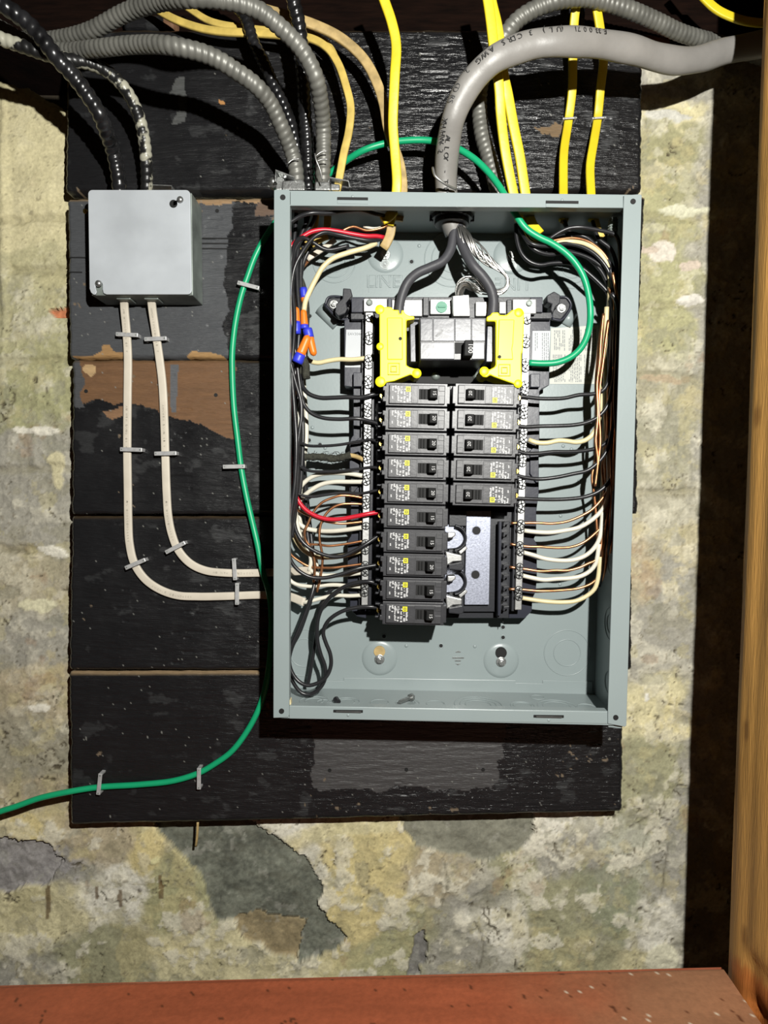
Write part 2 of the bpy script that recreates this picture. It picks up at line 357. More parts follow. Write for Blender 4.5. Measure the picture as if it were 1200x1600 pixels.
    for cy, x0, x1 in ((345, -60, 100), (423, 15, 110), (560, -60, 110), (738, -60, 110), (862, 0, 60), (335, 1000, 1110), (480, 1000, 1090), (590, 990, 1090), (770, 990, 1090)):   # coursing joints under the plaster
        m = smooth(9, 2, np.abs(wy * .4 + py * .6 - cy)) * smooth(x0 - 20, x0 + 10, px) * smooth(x1 + 20, x1 - 10, px)
        H -= m * .0035; C = mixc(C, m * .35, (.25, .22, .12))
    H += .004 * smooth(18, 0, np.abs(px - 5 + .2 * (py - 300) * 0) + np.abs(wy - 330) * .05) * (px < 90)
    # bulges
    for cx, cy, r in ((25, 230, 30), (60, 300, 40), (20, 400, 40), (1040, 820, 40), (250, 1330, 50), (120, 1330, 60), (640, 1400, 60), (960, 1450, 60), (1020, 1220, 40)):
        H += .004 * np.exp(-(((px - cx) ** 2 + (py - cy) ** 2) / r ** 2))
    # exposed white / pink plaster patches
    for cx, cy, rx, ry, c in ((1040, 390, 20, 18, (.72, .66, .56)), (1015, 388, 16, 6, (.60, .50, .40)), (1080, 412, 14, 8, (.62, .52, .42)), (1080, 470, 22, 10, (.74, .70, .62)), (1072, 325, 40, 7, (.70, .68, .5)), (1030, 595, 34, 6, (.45, .36, .24)), (1040, 185, 40, 8, (.66, .64, .56)),
                              (75, 675, 24, 7, WH), (40, 675, 20, 5, WH), (95, 742, 12, 26, (.66, .60, .38)), (80, 860, 26, 8, WH), (60, 945, 30, 8, (.70, .66, .45)), (60, 1110, 18, 6, WH), (250, 1348, 9, 7, (.8, .74, .4)),
                              (1002, 1088, 4, 8, (.85, .82, .72)), (1035, 1500, 24, 26, (.78, .74, .55))):
        m = smooth(1.25, .9, ((wx * .5 + px * .5 - cx) / rx) ** 2 + ((wy * .5 + py * .5 - cy) / ry) ** 2)
        C = mixc(C, m, c); H += m * .0012
    C = C * (.93 + .14 * fbm(px, py, 3.2, 2, 99))[..., None]
    C = np.clip(C, .01, .85)
    # stones showing through the plaster: own meshes, plaster breaks away around them
    wx2 = px + 11 * fbm(px, py, 24, 6, 101); wy2 = py + 11 * fbm(px, py, 24, 6, 111)
    stones = [('dark slate stone bared by fallen plaster', [(285, 1262), (370, 1270), (445, 1320), (470, 1335), (498, 1375), (500, 1410), (540, 1465), (525, 1485), (462, 1508), (478, 1440), (400, 1432), (345, 1440), (322, 1400), (318, 1372), (290, 1340), (235, 1290), (240, 1262)], (.165, .172, .135), .6),
              ('grey streaked stone under the board', [(622, 1262), (836, 1262), (830, 1300), (812, 1330), (760, 1346), (700, 1338), (650, 1320), (630, 1290)], (.24, .235, .18), .3),
              ('grey sliver of stone by the sill', [(655, 1452), (668, 1462), (664, 1500), (655, 1525), (636, 1525), (643, 1480)], (.20, .19, .175), .25),
              ('purplish grey stone at far left', [(-60, 1300), (20, 1305), (78, 1322), (105, 1350), (70, 1385), (10, 1392), (-60, 1390)], (.33, .31, .30), .3),
              ('orange red brick fragment', [(72, 484), (84, 478), (118, 478), (118, 496), (92, 497), (80, 490)], (.55, .20, .09), .2),
              ('brown stone over the slate', [(365, 1432), (420, 1425), (478, 1440), (476, 1470), (462, 1500), (420, 1490), (390, 1470)], (.34, .27, .15), .35),
              ]
    masks = []; used = np.zeros(X.shape, bool)
    for k, (lab, poly, c, va) in enumerate(stones):
        m = inpoly(wx2, wy2, poly) & ~used; used |= m
        cc = np.array(c) * (1 + va * fbm(px, py, 30, 6, 200 + k) + .8 * va * fbm(px, py, 5, 4, 220 + k))[..., None]
        st_w = smooth(.32, .42, fbm(px + 900, py, 18, 4, 240 + k)) * .35
        cc = cc * (1 - st_w[..., None]) + np.array((.45, .44, .38)) * st_w[..., None]
        C[m] = np.clip(cc, .01, .8)[m]
        sv = smooth(.05, .3, fbm(px / 3 + py / 3, py - px * .6, 9, 5, 280 + k)) * .25; C[m] = (C * (1 - sv[..., None]) + np.array((.10, .09, .06)) * sv[..., None])[m]
        H[m] = (H * .5 - .0065 + .0022 * fbm(px, py, 26, 4, 260 + k) + .0008 * n2)[m]
        masks.append((lab, m))
    # on the left the masonry stops lower, at a ragged broken top with a hollow above, its darkness painted into the colour
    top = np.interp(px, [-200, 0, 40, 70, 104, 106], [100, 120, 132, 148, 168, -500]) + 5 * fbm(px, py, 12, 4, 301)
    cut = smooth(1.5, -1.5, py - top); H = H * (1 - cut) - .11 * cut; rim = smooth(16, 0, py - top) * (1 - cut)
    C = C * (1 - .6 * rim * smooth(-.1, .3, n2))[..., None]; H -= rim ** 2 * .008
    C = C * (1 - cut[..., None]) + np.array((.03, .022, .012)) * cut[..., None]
    Yv = WY - H
    fm = lambda m: (m[:-1, :-1] & m[1:, 1:] & m[:-1, 1:] & m[1:, :-1])
    fmu = np.zeros((X.shape[0] - 1, X.shape[1] - 1), bool)
    root = None
    smask = [(lab, (m[:-1, :-1].astype(int) + m[1:, 1:] + m[:-1, 1:] + m[1:, :-1]) >= 2) for lab, m in masks]
    allm = np.zeros_like(fmu)
    for _, m in smask: allm |= m
    w = link('wall_back', grid_mesh('wall_back', X, Yv, Z, ~allm, C), 'stone')
    tag(w, 'limewashed and plastered rubble stone wall behind the boards', None, kind='structure')
    for lab, m in smask:
        o = link('stone', grid_mesh('stone', X, Yv, Z, m, C), 'stone', w); o['label'] = lab
wall()

# old timber above the wall, running into the dark
b = MB(); b.box((-1.1, .035, .795), (1.3, .22, 1.05)); o = b.build('trim_1', 'old_wood', bevel=.004); tag(o, 'dark old sill beam resting above the stone wall', None, kind='structure')
b = MB(); b.box((-1.1, -.02, 1.05), (1.3, .9, 1.09)); o = b.build('ceiling', 'old_wood'); tag(o, 'dark plank underside of the floor above', None, kind='structure')
b = MB(); b.box((-1.1, .024, .772), (1.3, .24, .80)); o = b.build('trim_2', 'old_wood', bevel=.003); tag(o, 'rough dark plate on top of the stone wall', None, kind='structure')

# ================================================================= BACKER BOARD
BR = (.145, .072, .030); GREY = (.066, .069, .074); BK = (.0115, .0115, .0125); TANW = (.42, .24, .10)
backer = empty('backing_board', (0.0, .02, .03), 'wide black painted plank board fixed to the stone wall behind the boxes', 'board')
def plank(quad, layers, seed, label=None, thick=.022, glossx=None, y0=0.0, wet=.0):
    """quad: TL,TR,BR,BL in photo pixels on the board plane"""
    TL, TR, BRr, BL = [U(p[0], p[1], y0) for p in quad]
    nx = int((TR - TL).length / .0014); nz = int((TL - BL).length / .0014)
    u, v = np.meshgrid(np.linspace(0, 1, nx), np.linspace(0, 1, nz))
    f = lambda k: (TL[k] * (1 - u) + TR[k] * u) * (1 - v) + (BL[k] * (1 - u) + BRr[k] * u) * v
    X = f(0); Z = f(2); px, py = PROJ(X, np.full_like(X, y0), Z)
    Lx = (TR - TL).length; Lz = (TL - BL).length
    # ragged ends
    en = .0016 * fbm(py, py * 0, 9, 4, seed + 5); X = X + en * (smooth(.02, 0, u) - smooth(.98, 1, u))
    zn = .0010 * fbm(px, px * 0, 25, 4, seed + 6); Z = Z + zn * (smooth(.04, 0, v) - smooth(.96, 1, v))
    C = np.zeros(X.shape + (3,)) + np.array(BK)
    g = fbm(px / 9, py, 4, 4, seed); gg = fbm(px / 14, py, 2.0, 3, seed + 1)
    R = .30 + .12 * fbm(px, py, 30, 3, seed + 2)
    wear = smooth(.30, .44, fbm(px, py * 1.5, 34, 5, seed + 3)) * .55
    C = C * (1 - wear[..., None]) + np.array((.030, .031, .032)) * wear[..., None]; R = R + wear * .25
    wx = px + 9 * fbm(px, py, 22, 4, seed + 11); wy = py + 9 * fbm(px, py, 22, 4, seed + 12)
    for lay in layers:
        poly, c, rough = lay[:3]; sharp = len(lay) > 3
        m = inpoly(px if sharp else wx, py if sharp else wy, poly)
        cc = np.array(c) * (1 + .22 * g + .10 * gg)[..., None] if c[0] > .1 else np.array(c) * (1 + .06 * g)[..., None]
        C[m] = cc[m]; R[m] = rough
    # chips of bare wood
    ch = smooth(.58, .62, fbm(px, py, 11, 3, seed + 21) + .10 * fbm(px, py, 3, 2, seed + 22))
    ch = ch * (smooth(.35, .5, fbm(px, py, 70, 2, seed + 23)) > .2)
    C = C * (1 - ch[..., None]) + np.array((.15, .11, .07)) * ch[..., None]; R = np.where(ch > .5, .8, R)
    fl = (fbm(px, py, 3.2, 2, seed + 31) > .80); C[fl] = (.22, .22, .2)
    edge = smooth(.004 / Lz, 0, v) ; es = .9 if seed in (420, 330) else .45; C = C * (1 - es * edge[..., None]) + np.array((.30, .21, .12) if es > .5 else (.10, .065, .03)) * es * edge[..., None]
    round_ = .0025 * (smooth(.0035 / Lz, 0, np.minimum(v, 1 - v)) + smooth(.003 / Lx, 0, np.minimum(u, 1 - u)))
    H = .0005 * g + .00025 * gg - round_ - .0004 * ch
    if wet: # brush-marked glossy paint
        H = H + wet * smooth(430, 480, px + 12 * fbm(px, py, 30, 3, 9)) * (.00034 * fbm(px / 8, py, 2.6, 2, seed + 41) + .00014 * fbm(px, py, 3, 2, seed + 43)); R = np.where(R < .45, R - .06 * smooth(430, 480, px), R)
    ck = np.abs(fbm(px / 60, py, 9, 2, seed + 51)) < .012; ck &= fbm(px, py * 0 + 1, 90, 2, seed + 52) > .12; H = H - ck * .0012
    Y = y0 - H
    # add side faces by extending the grid border back
    def pad(A, f0=None):
        return np.pad(A, 1, mode='edge')
    X = pad(X); Z = pad(Z); Y2 = pad(Y); Y2[0, :] = Y2[-1, :] = y0 + thick; Y2[:, 0] = Y2[:, -1] = y0 + thick
    C = np.pad(C, ((1, 1), (1, 1), (0, 0)), mode='edge'); R = pad(R)
    me = grid_mesh('plank', X, Y2, Z, None, np.clip(C, .004, .8), np.clip(R, .12, .95))
    o = link('plank', me, 'plank', backer)
    if label: o['label'] = label
    return o
plank([(107, 46), (1003, 46), (1003, 297), (101, 297)],
      [([(275, 122), (290, 120), (291, 150), (287, 190), (272, 192), (280, 150), (265, 143)], (.07, .072, .07), .5), ([(836, 198), (852, 203), (864, 193), (878, 202), (874, 216), (858, 210), (848, 212)], (.17, .11, .055), .7), ([(342, 156), (350, 158), (352, 162), (343, 164)], (.45, .22, .07), .7, 1)],
      300, 'top plank, glossy black with brush ridges', wet=1.0)
plank([(105, 311), (1008, 306), (996, 559), (108, 559)],
      [([(90, 300), (365, 300), (363, 345), (354, 372), (352, 420), (356, 470), (350, 520), (360, 575), (90, 575)], GREY, .42), ([(145, 556), (160, 548), (160, 540), (170, 538), (178, 549), (205, 553), (205, 570), (130, 570), (112, 556)], (.33, .19, .075), .75, 1), ([(292, 558), (300, 549), (325, 550), (350, 556), (358, 570), (290, 570)], (.34, .20, .08), .75, 1),
       ([(245, 300), (430, 300), (430, 315), (300, 316), (245, 313)], (.30, .19, .10), .8), ([(405, 295), (432, 295), (432, 335), (402, 338)], (.12, .075, .05), .7)],
      330, 'second plank, matt grey primer at its left end', wet=.6)
plank([(113, 563), (996, 563), (996, 803), (112, 803)],
      [([(122, 556), (368, 556), (366, 690), (340, 682), (320, 668), (300, 660), (262, 652), (240, 642), (205, 632), (180, 628), (150, 622), (128, 630)], BR, .7), ([(104, 556), (126, 556), (128, 634), (104, 640)], (.065, .066, .07), .5), ([(266, 569), (279, 569), (275, 645), (267, 645)], (.095, .098, .105), .5, 1), ([(158, 640), (188, 634), (190, 652), (180, 658), (165, 650)], (.22, .12, .06), .7),
       ([(130, 575), (146, 572), (152, 580), (142, 586), (132, 584)], (.45, .30, .15), .8)],
      360, 'third plank, bare brown wood along its upper left', wet=.6)
plank([(112, 807), (987, 807), (987, 1047), (108, 1047)], [([(965, 800), (1000, 800), (1000, 860), (970, 860)], (.03, .03, .03), .5)], 390, 'fourth plank, dull black with two nail dents', wet=.25)
plank([(108, 1051), (975, 1051), (972, 1268), (110, 1289)],
      [([(486, 1130), (790, 1130), (784, 1185), (778, 1190), (776, 1226), (770, 1235), (620, 1232), (500, 1238), (484, 1230), (492, 1200)], (.055, .053, .053), .45)], 420, 'bottom plank, black with a grey bare patch below the panel', wet=.25)
plank([(820, 5), (915, 5), (915, 44), (820, 44)], [], 450, 'short black board scrap above the top plank', y0=.008)
plank([(192, 20), (272, 22), (272, 43), (192, 43)], [([(255, 10), (280, 10), (280, 50), (255, 50)], (.16, .08, .04), .7, 1)], 460, 'short grey board scrap under the conduit arch', y0=.008)
plank([(1003, 50), (1062, 58), (1050, 76), (1003, 78)], [([(1000, 58), (1045, 62), (1050, 80), (1000, 80)], (.20, .07, .03), .8)], 470, 'broken reddish wood end past the top plank', y0=.004)
# nail holes, screws and the splinter at the lower edge
for k, (x, y) in enumerate(((132, 328), (339, 329), (134, 611), (337, 617), (383, 693), (383, 744), (352, 772), (352, 508), (515, 1204), (755, 1203), (635, 1203))):
    c = U(x, y, -.001); b = MB(); b.disc((c.x, c.z), .0022, -.0006, .001, 10); b.build('nail_hole', 'deep', backer)
b = MB(); b.pp([(147, 768), (150, 766), (151, 790), (148, 792)], -.001, 0)
b = MB(); b.sweep(path([(309, 1284, .012), (308, 1305, .014), (306, 1322, .018)]), .0016, 6); b.build('splinter', 'tan', backer, smooth=True)
for x0, y0, x1 in ((108, 402, 135), (108, 425, 128), (316, 372, 378), (316, 388, 405), (316, 380, 380)):
    a = U(x0, y0, -.0008); e = U(x1, y0 + .5, -.0008); b = MB(); b.box((a.x, -.0011, a.z - .0007), (e.x, .002, a.z + .0005)); b.build('split', 'deep', backer)

# ================================================================= STUD AND SILL OF THE OPENING
sx0 = U(1190, 10, -.14); sx1 = U(1135, 1495, -.14)
def stud():
    st = empty('wall_stud', (sx1.x, -.185, sx1.z), 'upright orange pine stud standing at the right edge', 'stud')
    n = 220; m = 26; zt = .98; zb = sx1.z - .10
    V = np.linspace(0, 1, n); Wd = np.linspace(0, 1, m); vv, ww = np.meshgrid(V, Wd, indexing='ij')
    Zg = zb + (zt - zb) * vv; X0 = sx1.x + (sx0.x - sx1.x) * (Zg - sx1.z) / (sx0.z - sx1.z); Yg = -.14 - .092 * ww
    H = .0012 * fbm(Zg * 60, Yg * 900, 12, 3, 3) + .002 * smooth(.12, 0, ww) + .0015 * smooth(.9, 1, ww)
    # wane (missing edge) on the front corner low down
    wane = smooth(-.16, -.24, Zg + .02 * fbm(Zg * 300, Yg * 0, 9, 3, 7)) * smooth(-.40, -.34, Zg) 
    H = H + wane * .012 * smooth(.30, .45, ww + .12 * fbm(Zg * 500, Yg * 300, 9, 3, 8))
    X = X0 + H
    g = fbm(Yg * 2600, Zg * 34, 7, 4, 12) ; k1 = np.sqrt(((Zg - .045) / .02) ** 2 + ((Yg + .165) / .006) ** 2)
    C = np.array((.60, .32, .085)) * (1 + .12 * g + .05 * fbm(Zg * 900, Yg * 3000, 5, 2, 14))[..., None]
    for kz, ky in ((.31, -.158), (.02, -.160), (-.245, -.172), (-.17, -.168)):
        k1 = np.sqrt(((Zg - kz) / .013) ** 2 + ((Yg - ky) / .006) ** 2); w = smooth(1.1, .5, k1); C = C * (1 - .65 * w[..., None]) + np.array((.18, .07, .015)) * .65 * w[..., None]
    w = smooth(.35, .6, wane * smooth(.30, .42, ww + .12 * fbm(Zg * 500, Yg * 300, 9, 3, 8))); C = C * (1 - .6 * w[..., None]) + np.array((.25, .11, .03)) * .6 * w[..., None]
    red = smooth(.0, .012, (sx1.z + .018 - .25 * (-.14 - Yg) * 0 + .012 * fbm(Yg * 900, Zg * 0, 9, 2, 5)) - Zg); C = C * (1 - .8 * red[..., None]) + np.array((.42, .11, .02)) * .8 * red[..., None]
    me = grid_mesh('side_face', X, Yg, Zg, None, np.clip(C, .01, .8)); mm = mat('pine_face', (.6, .3, .1), .55, attr='Col', var=.08, vscale=40, bump=.0005, bscale=70, bstretch=(9, 9, .7))
    link('side_face', me, mm, st)
    b = MB(); xb0 = float(X[0, 0]) ; xt0 = float(X[-1, 0])
    b.add([(xb0 + .0021, -.14, zb), (xb0 + .04, -.14, zb), (xt0 + .04, -.14, zt), (xt0 + .0021, -.14, zt), (xb0 + .003, -.232, zb), (xb0 + .04, -.232, zb), (xt0 + .04, -.232, zt), (xt0 + .003, -.232, zt)],
          [(0, 1, 2, 3), (4, 7, 6, 5), (1, 5, 6, 2), (3, 2, 6, 7), (0, 4, 5, 1)])
    b.build('core', 'stud', st)
stud()
def sill():
    a = U(0, 1536, -.14); c = U(1120, 1509, -.14); zb = a.z
    n = 400; m = 60
    X, T = np.meshgrid(np.linspace(-.55, c.x + .004, n), np.linspace(0, 1, m)); Y = -.14 - .15 * T
    zt = a.z + (c.z - a.z) * (X - a.x) / (c.x - a.x); Z = zt + .0006 * fbm(X * 900, Y * 900, 20, 3, 3) - .004 * smooth(.03, 0, T)
    X = X + T * 0.0
    g = fbm(X * 500, Y * 2200, 30, 4, 61)
    dust = smooth(.18, .42, X + .05 * fbm(X * 900, Y * 900, 40, 4, 62)) * smooth(.75, .3, T + .25 * fbm(X * 900, Y * 900, 60, 3, 64) - .25 * smooth(.2, .5, X))
    C = np.array((.33, .085, .036)) * (1 + .22 * g)[..., None]
    C = C * (1 - .75 * dust[..., None]) + np.array((.27, .145, .075)) * (1 + .2 * g)[..., None] * .75 * dust[..., None]
    sp = (fbm(X * 1300, Y * 1300, 3, 2, 66) > .72) & (dust > .3); C[sp] = (.6, .5, .38)
    dk = fbm(X * 1300, Y * 1300, 9, 3, 67) > .60; C[dk] = (.10, .03, .012)
    me = grid_mesh('top_face', X, Y, Z, None, np.clip(C, .01, .8))
    st = empty('sill_plate', (0.1, -.2, zb - .038), 'red brown painted wooden plate lying along the bottom of the opening', 'plate')
    mm = mat('sill_top', (.3, .1, .05), .5, attr='Col', var=.1, vscale=200, bump=.0003, bscale=300); link('top_face', me, mm, st)
    b = MB(); b.add([(-.55, -.1405, float(Z[1, 0]) - .001), (c.x + .004, -.1405, c.z - .001), (c.x + .004, -.29, c.z - .001), (-.55, -.29, float(Z[1, 0]) - .001), (-.55, -.1405, zb - .04), (c.x + .004, -.1405, zb - .04), (c.x + .004, -.29, zb - .04), (-.55, -.29, zb - .04)],
          [(4, 5, 1, 0), (5, 6, 2, 1), (6, 7, 3, 2), (7, 4, 0, 3), (4, 7, 6, 5)]); b.build('core', 'redpaint', st)
    p = [U(1018, 1540, -.155), U(1024, 1562, -.165), U(1040, 1580, -.172), U(1051, 1588, -.176)]
    zs = lambda x: a.z + (c.z - a.z) * (x - a.x) / (c.x - a.x) + .0015
    q = []
    for (px_, py_) in ((1018, 1540), (1021, 1556), (1034, 1573), (1050, 1588)):
        d = U(px_, py_, -.2) - Vector(CAM); z = zs(.28); t = (z - CAM[2]) / d.z; q.append(Vector(CAM) + d * t)
    b = MB(); b.sweep(crom(q, .002), .0007, 6); o = b.build('twig', 'tan', smooth=True); tag(o, 'thin curved twig lying on the dusty red sill', 'twig')
sill()
# ================================================================= ELECTRICAL PANEL (open box)
D = .1; BP = -.003
panel = empty('electrical_panel', (.18, -.05, .0), 'open grey steel electrical panel box with its cover removed', 'electrical panel')
F = lambda x, y: U(x, y, -D)
TL, TR, BR_, BL = F(428, 297), F(1003, 304), F(979, 1134), F(427, 1122)
def quadbox(mb, pts, y0, y1): mb.prism([(p.x, p.z) for p in pts], y0, y1)
# back plate
b = MB(); quadbox(b, [TL, TR, BR_, BL], BP, -.0015); b.build('back_plate', 'panel', panel, bevel=.0004)
T = .0016
def wallstrip(P, Q, inward, name):
    b = MB(); i = Vector(inward) * T; quadbox(b, [P, Q, Q + i, P + i], -D + .0008, BP); return b.build(name, 'panel', panel)
wallstrip(TL, BL, (1, 0, 0), 'side_wall'); wallstrip(TR, BR_, (-1, 0, 0), 'side_wall'); wallstrip(TL, TR, (0, 0, -1), 'top_wall'); wallstrip(BL, BR_, (0, 0, 1), 'bottom_wall')
# front flanges: top and bottom rails sit between the two long side rails, one slightly behind
def rail(pts, y0, name='front_rail'):
    b = MB(); b.pp(pts, y0, y0 + .0016); return b.build(name, 'panel', panel, bevel=.0006)
rail([(428, 297), (431, 296), (451, 296), (453, 298), (451, 1121), (427, 1122)], -D - .001)
rail([(975, 305), (1000, 303), (1003, 305), (979, 1133), (977, 1136), (950, 1131), (950, 1112)], -D - .001)
rail([(453.5, 297.5), (974, 304.5), (974, 324.5), (453.5, 321)], -D)
rail([(452, 1103), (949.5, 1112), (949.5, 1131), (452, 1123)], -D)
# returned lips of the rails
for pts in ([(451.6, 300), (453.2, 300), (452, 1118), (450.2, 1118)], [(453, 319.5), (974, 323), (974, 325), (453, 321.5)], [(453, 1102.3), (949, 1111), (949, 1113), (453, 1104.2)]):
    b = MB(); b.pp(pts, -D + .0005, -D + .010); b.build('rail_lip', 'panel', panel)
# slots and corner holes in the rails
for x0, x1, y in ((527, 575, 310), (853, 904, 315.5)):
    b = MB(); b.pp([(x0, y - 2.2), (x1, y - 1.6), (x1, y + 2.6), (x0, y + 2)], -D - .0012, -D + .001); b.build('slot', 'deep', panel)
    b = MB(); b.pp([(x0, y + 2), (x1, y + 2.6), (x1, y + 9), (x0, y + 8)], -D - .0005, -D + .001); b.build('slot_tab', 'panel', panel, bevel=.0003)
    c = F((x0 + x1) / 2, y - 3); b = MB(); b.dome((c.x, c.z), .0016, -D, .0008, 10, 3); b.build('dimple', 'panel', panel, smooth=True)
for x0, x1, y in ((521, 567, 1111.5), (834, 881, 1119.5)):
    b = MB(); b.pp([(x0, y - 2), (x1, y - 1.5), (x1, y + 2), (x0, y + 1.5)], -D - .0012, -D + .001); b.build('slot', 'deep', panel)
    b = MB(); b.pp([(x0 + 4, y - 1), (x1 - 3, y), (x1 - 3, y + 2.5), (x0 + 4, y + 1.5)], -D - .0018, -D + .001); b.build('slot_tab', 'panel_edge', panel)
    c = F((x0 + x1) / 2, y + 6); b = MB(); b.dome((c.x, c.z), .0016, -D, .0008, 10, 3); b.build('dimple', 'panel', panel, smooth=True)
for x, y in ((442, 308.5), (989, 315), (440, 1111), (962, 1121)):
    c = U(x, y, -D - .001); b = MB(); b.disc((c.x, c.z), .0027, -D - .0016, -D, 16); b.build('screw_hole', 'deep', panel)  # black disc drawn for the dark inside of the hole
b = MB(); b.pp([(949, 1130), (975, 1133), (970, 1138), (951, 1136)], -D + .004, -D + .02); b.build('corner_tab', 'panel', panel)
# folded lap of the bottom wall on the back plate
lapz = U(700, 1064, BP - .0012)
b = MB(); b.pp([(440, 1064), (537, 1064), (537, 1059), (806, 1063), (806, 1067), (848, 1068), (848, 1063), (926, 1065), (926, 1098), (440, 1098)], BP - .0012, BP); b.build('bottom_lap', 'panel', panel, bevel=.0004)
# knockouts on the back plate
def knock(px, py, rs, name='knockout', parent=panel, y=BP, h=.0007):
    c = U(px, py, y)
    for r in rs:
        b = MB(); b.ring((c.x, c.z), r * mpp(y), .0007, y, h, 40); b.build(name, 'panel', parent, smooth=True)
knock(522, 408, (17, 25, 33)); knock(706, 405, (20, 31, 42)); knock(895, 418, (16, 24, 32)); knock(886, 1020, (21, 36)); knock(475, 1020, (22, 37))
# mounting dimples with screws
def hexscrew(px, py, y, r=.0045, name='mounting_screw', parent=panel, m='zinc'):
    c = U(px, py, y); b = MB(); b.disc((c.x, c.z), r * 1.45, y - .0012, y, 24); b.disc((c.x, c.z), r, y - .0048, y - .001, 6); b.disc((c.x, c.z), r * .55, y - .0053, y - .0045, 12)
    return b.build(name, m, parent, bevel=.0004)
for (x, y, hx, hy) in ((602, 398, 0, 0), (799, 400, 0, 0), (593, 1028, 593, 1018), (783, 1032, 783, 1020)):
    c = U(x, y, BP); b = MB(); b.dome((c.x, c.z), .021, BP + .0002, .0030, 32, 5); b.build('mounting_dimple', 'panel', panel, smooth=True)
    hexscrew(x, y + (2 if hx else 0), BP - .003, .004)
    if hx:
        c = U(hx, hy, BP - .0032); b = MB(); b.disc((c.x, c.z), .0066, BP - .0037, BP - .001, 22); b.build('keyhole', 'tan' if hx < 700 else 'deep', panel)
    else:
        c = U(hx or x, y + 14, BP - .002); b = MB()
        for k in range(5): b.ring((c.x, c.z), .0015 + k * .0011, .0004, BP - .0028 + .0003 * k, .0008, 18)
        b.build('screw_scar', 'panel_edge', panel)
for x, y in ((643, 409), (484, 494), (500, 695), (483, 688), (689, 1009), (786, 980), (786, 996), (600, 994), (864, 1082)):
    c = U(x, y, BP); b = MB(); b.disc((c.x, c.z), .0021, BP - .0004, BP, 12); b.build('drilled_hole', 'deep', panel)
    b = MB(); b.ring((c.x, c.z), .0027, .0007, BP, .0005, 16); b.build('hole_rim', 'panel', panel, smooth=True)
for x, y in ((655, 384), (912, 641), (880, 697), (905, 751), (876, 806), (875, 913), (635, 1009), (742, 1010), (484, 812), (520, 812), (893, 702), (508, 700), (488, 668)):
    c = U(x, y, BP); b = MB(); b.dome((c.x, c.z), .0022, BP, .0012, 12, 3); b.build('pimple', 'panel', panel, smooth=True)
# stamped words and the earth symbol
def stamp(s, px, py, size, rot):
    V, Fc = text_geo(s, size); c = U(px, py, BP); ca = math.cos(rot); sa = math.sin(rot)
    cu = bpy.data.curves.new('t', 'FONT'); cu.body = s; cu.size = size; cu.align_x = 'CENTER'; cu.align_y = 'CENTER'; cu.resolution_u = 3; cu.fill_mode = 'NONE'; cu.bevel_depth = .00042; cu.bevel_resolution = 1; cu.space_character = 1.0
    o = bpy.data.objects.new('t', cu); COL.objects.link(o); me = bpy.data.meshes.new_from_object(o.evaluated_get(bpy.context.evaluated_depsgraph_get())); bpy.data.objects.remove(o); bpy.data.curves.remove(cu)
    for v in me.vertices:
        x, z, y = v.co; v.co = (c.x + x * ca - z * sa, BP - .0001 - y, c.z + x * sa + z * ca)
    me.name = 'stamped_word'; return link('stamped_word', me, 'panel', panel)
stamp('LINE', 599, 441, .0195, 0); stamp('LINE', 800, 443, .0195, math.pi)
b = MB(); b.pp([(576, 429), (630, 429), (630, 430), (577, 430), (577, 456), (576, 456)], BP - .0006, BP)
b.pp([(629, 430), (630.5, 430), (630.5, 456), (629, 456)], BP - .0006, BP); b.build('stamped_frame', 'panel', panel)
b = MB()
for x0, x1, y in ((707, 725, 1028), (711, 720, 1032.5)): b.pp([(x0, y - .9), (x1, y - .9), (x1, y + .9), (x0, y + .9)], BP - .0008, BP)
b.pp([(712, 1018.5), (716, 1017), (720, 1018.5), (720, 1019.5), (712, 1019.5)], BP - .0008, BP); b.pp([(712, 1037), (720, 1037), (716, 1039.5)], BP - .0008, BP); b.build('earth_symbol', 'panel_edge', panel)
# knockouts on the inside of the bottom wall and right wall
def floor_ring(fx, fy, rx, parent=panel, name='knockout', disc=False):
    x = BL.x + (BR_.x - BL.x) * fx; z = BL.z + (BR_.z - BL.z) * fx + T; b = MB(); V = []; Fc = []; n = 32
    for i in range(n):
        a = 2 * math.pi * i / n
        for dr, h in ((-.0007, 0), (-.0003, .0007), (.0003, .0007), (.0007, 0)): V.append((x + (rx + dr) * math.cos(a), fy + (rx + dr) * math.sin(a), z + h))
    for i in range(n):
        for k in range(3): Fc.append((i * 4 + k, (i + 1) % n * 4 + k, (i + 1) % n * 4 + k + 1, i * 4 + k + 1))
    b.add(V, Fc); b.build(name, 'panel', parent, smooth=True)
for fx, rs in ((.10, (.010, .016)), (.20, (.009, .014)), (.30, (.010,)), (.385, (.013, .009)), (.47, (.010,)), (.60, (.014, .020, .026)), (.735, (.010, .013)), (.84, (.015, .021)), (.93, (.010,))):
    for r in rs: floor_ring(fx, -.050, r)
for fx, y in ((.13, -.052), (.385, -.078), (.80, -.02)): floor_ring(fx, y, .0075)
def side_ring(z, y, r):
    t = (TR.z - z) / (TR.z - BR_.z); x = TR.x + (BR_.x - TR.x) * t - T; b = MB(); V = []; Fc = []; n = 28
    for i in range(n):
        a = 2 * math.pi * i / n
        for dr, h in ((-.0007, 0), (-.0003, .0008), (.0003, .0008), (.0007, 0)): V.append((x - h, y + (r + dr) * math.cos(a), z + (r + dr) * math.sin(a)))
    for i in range(n):
        for k in range(3): Fc.append((i * 4 + k, (i + 1) % n * 4 + k, (i + 1) % n * 4 + k + 1, i * 4 + k + 1))
    b.add(V, Fc); b.build('knockout', 'panel', panel, smooth=True)
for z, r in ((.095, .011), (.095, .018), (.16, .012), (.215, .012), (.03, .012)): side_ring(z, -.05, r)
